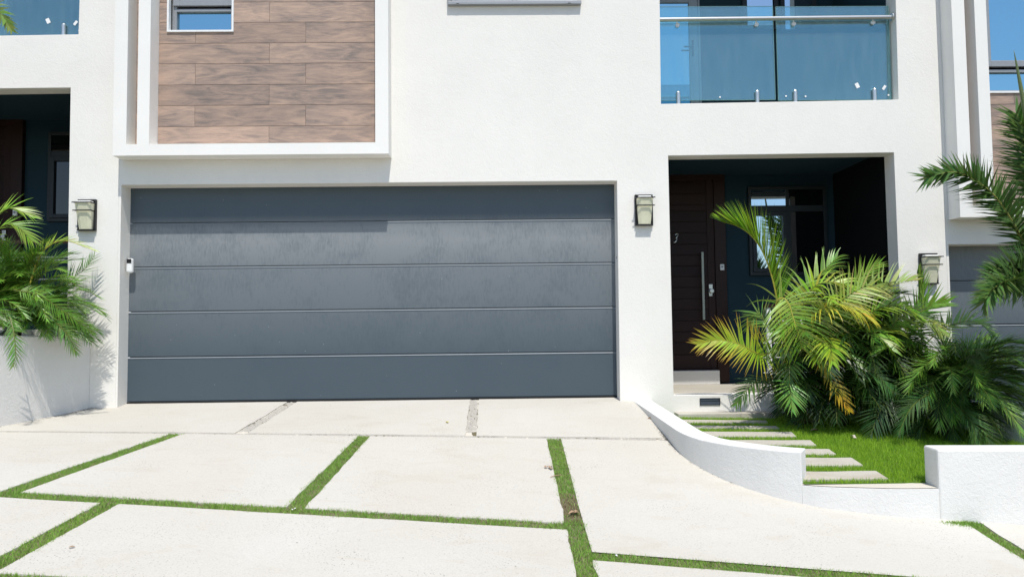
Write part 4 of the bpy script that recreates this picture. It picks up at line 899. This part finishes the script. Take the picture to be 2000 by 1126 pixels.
hero(fp, [(2060, 470, 1.3), (2030, 360, 1.3), (2020, 300, 1.3), (2005, 240, 1.3)], n=90, L=.36, wd=.0105, normal=(-.5, -.8, .2), vee=.1, a0=85, a1=45, plum=1.2, c0=FD2, start=.1, **K)
hero(fp, [(2070, 560, 1.5), (2010, 540, 1.7), (1975, 545, 1.85), (1945, 560, 1.95), (1925, 585, 2.0)], n=200, L=.26, wd=.010, normal=(-.2, -.9, .3), vee=.05, a0=88, a1=35, plum=1.4, c0=FD, c1=FD2, start=.05, rach=(.3, .32, .08), rr=.01, **K)
hero(fp, [(2070, 540, 1.5), (2020, 525, 1.6), (1980, 520, 1.7), (1940, 530, 1.75)], n=100, L=.25, wd=.0105, normal=(0, -.7, .6), vee=.2, a0=85, a1=35, plum=1.4, c0=FD, start=.05, **K)
hero(fp, [(2120, 640, 1.5), (2150, 520, 1.5), (2230, 420, 1.5), (2330, 400, 1.5)], n=70, L=.27, wd=.009, normal=(0, -.6, .8), vee=.1, plum=.8, c0=FD, start=.1, **K)
mb = MB(); P = cr([W(2050, 520, -1.5), W(2022, 330, -1.5), W(2000, 205, -1.5), W(1988, 140, -1.5), W(1980, 98, -1.5)], 5); mb.tube(P, [.024*(1-(i/(len(P)-1))**1.6)+.001 for i in range(len(P))], 8, True, (.15, .20, .07)); o = mb.build('spear_leaf', M['leaf'], fp, colors=True, smooth=True); o.matrix_parent_inverse = Matrix.Translation(-fp.location)
# --- frond tip of the palm at the upper left
up_ = empty('feather_palm', (-5.25, -1.2, -.2)); tag(up_, 'feather palm at the upper left, only a bright frond tip reaching into view', 'palm')
mb = MB(); P = cr([(-5.25, -1.2, .3), (-5.22, -1.2, 1.4), (-5.2, -1.2, 2.4), (-5.15, -1.2, 3.1)], 5); mb.tube(P, [.08-.0012*i for i in range(len(P))], 14); mb.build('trunk', M['trunk'], up_).matrix_parent_inverse = Matrix.Translation(-up_.location)
hero(up_, [(-150, 60, 1.2), (-90, 10, 1.2), (-40, 5, 1.2), (0, 25, 1.2), (24, 60, 1.2)], n=70, L=.17, wd=.0075, normal=(0, -.8, .5), vee=.1, a0=60, a1=25, plum=.6, c0=(.12, .22, .03), c1=(.20, .30, .05), start=.1, droop=.1)
hero(up_, [(-150, 60, 1.2), (-200, -40, 1.2), (-280, -60, 1.2), (-350, 0, 1.2)], n=60, L=.22, wd=.0075, normal=(0, -.8, .5), vee=.1, plum=.6, c0=FD2, start=.1)
# ------------------------------------------------------------------ litter
def leaf_bit(name, px, py, fn, size, mat, label, cat, n=3, rot=None):
    x, t = S(px, py, fn); mb = MB()
    for k in range(n):
        a = random.uniform(0, 6.28) if rot is None else rot; L = size*random.uniform(.7, 1.1); ox, oy = random.gauss(0, size*.35), random.gauss(0, size*.3); w_ = L*.32; z = fn(x, t)+.004
        pr = None
        for j in range(6):
            u = j/5; ww = w_*math.sin(math.pi*(.06+.88*u)); cx_, cy_ = x+ox+math.cos(a)*L*(u-.5), -t+oy+math.sin(a)*L*(u-.5); zz_ = z+.35*w_*math.sin(u*3.1)+k*.002
            l_ = mb.vert((cx_-math.sin(a)*ww, cy_+math.cos(a)*ww, zz_+ww*.5)); c_ = mb.vert((cx_, cy_, zz_)); r_ = mb.vert((cx_+math.sin(a)*ww, cy_-math.cos(a)*ww, zz_+ww*.5))
            if pr: mb.f.append((pr[0], pr[1], c_, l_)); mb.f.append((pr[1], pr[2], r_, c_))
            pr = (l_, c_, r_)
    return tag(mb.build(name, M[mat]), label, cat)
leaf_bit('dry_leaf', 1072, 914, g, .045, 'straw', 'crumpled brown dry leaf on the driveway left of the grass strip', 'leaf', 4)
x_, t_ = S(1085, 931, g); mb = MB(); mb.tube([(x_-.035, -t_-.02, g(x_, t_)+.006), (x_, -t_, g(x_, t_)+.012), (x_+.04, -t_+.03, g(x_, t_)+.010)], .003, 6); tag(mb.build('twig', M['straw']), 'short pale twig lying beside the grass strip below the dry leaf', 'twig')
leaf_bit('fallen_leaf', 871, 825, g, .035, 'yleaf', 'small yellow leaf on the upper driveway before the garage', 'leaf', 2)
leaf_bit('fallen_flower', 1665, 855, lz, .045, 'petal', 'withered white flower lying on the lawn', 'flower', 4)
leaf_bit('dry_leaf', 1590, 842, lz, .07, 'straw', 'thin brown leaf on the lawn by the areca palm', 'leaf', 1, .0)
leaf_bit('dry_leaf', 1270, 818, g, .03, 'straw', 'tiny reddish brown leaf against the foot of the curved wall', 'leaf', 3)
leaf_bit('dry_leaf', 139, 1069, g, .035, 'straw', 'small curled brown leaf on the lower left driveway slab', 'leaf', 1, .5)
leaf_bit('paper_scrap', 571, 995, g, .02, 'white', 'tiny white scrap on the grass joint left of centre', 'scrap', 2)
leaf_bit('paper_scrap', 1203, 1087, g, .022, 'white', 'tiny white scrap on the grass joint at the lower right', 'scrap', 2)
leaf_bit('dry_leaf', 1122, 1002, g, .05, 'straw', 'dry brown leaf on the bare patch of the central grass strip', 'leaf', 4)

mb = MB()
def flake(x, t, r):
    a = random.uniform(0, 6.3); z = g(x, t)+.003; n = len(mb.v)
    for k in range(4): b = a+k*1.57+random.uniform(-.3, .3); mb.vert((x+math.cos(b)*r*random.uniform(.5, 1.4), -t+math.sin(b)*r*random.uniform(.4, 1), z+random.uniform(0, r*.6)))
    mb.f.append((n, n+1, n+2, n+3))
for i in range(260): t = random.uniform(.5, 2.2); t = t if random.random() < .3 else random.gauss(1.25, .12); flake(wing_x(t)-abs(random.gauss(.004, .012))-.004, t, random.uniform(.002, .006))
for i in range(240): t = abs(random.gauss(.15, .3)); flake(-3.98-.29*t+abs(random.gauss(.0, .03)), min(t, 1.2), random.uniform(.002, .007))
for i in range(420): x, t = random.uniform(-4, 3), random.uniform(.0, 4.2); flake(x, t, random.uniform(.0015, .0045)) if (x < wing_x(min(t, 2.47))-.05 or t > 2.75) else None
tag(mb.build('debris', M['trunk']), 'brown plant debris scattered on the driveway and along the wall feet', 'debris', kind='stuff')
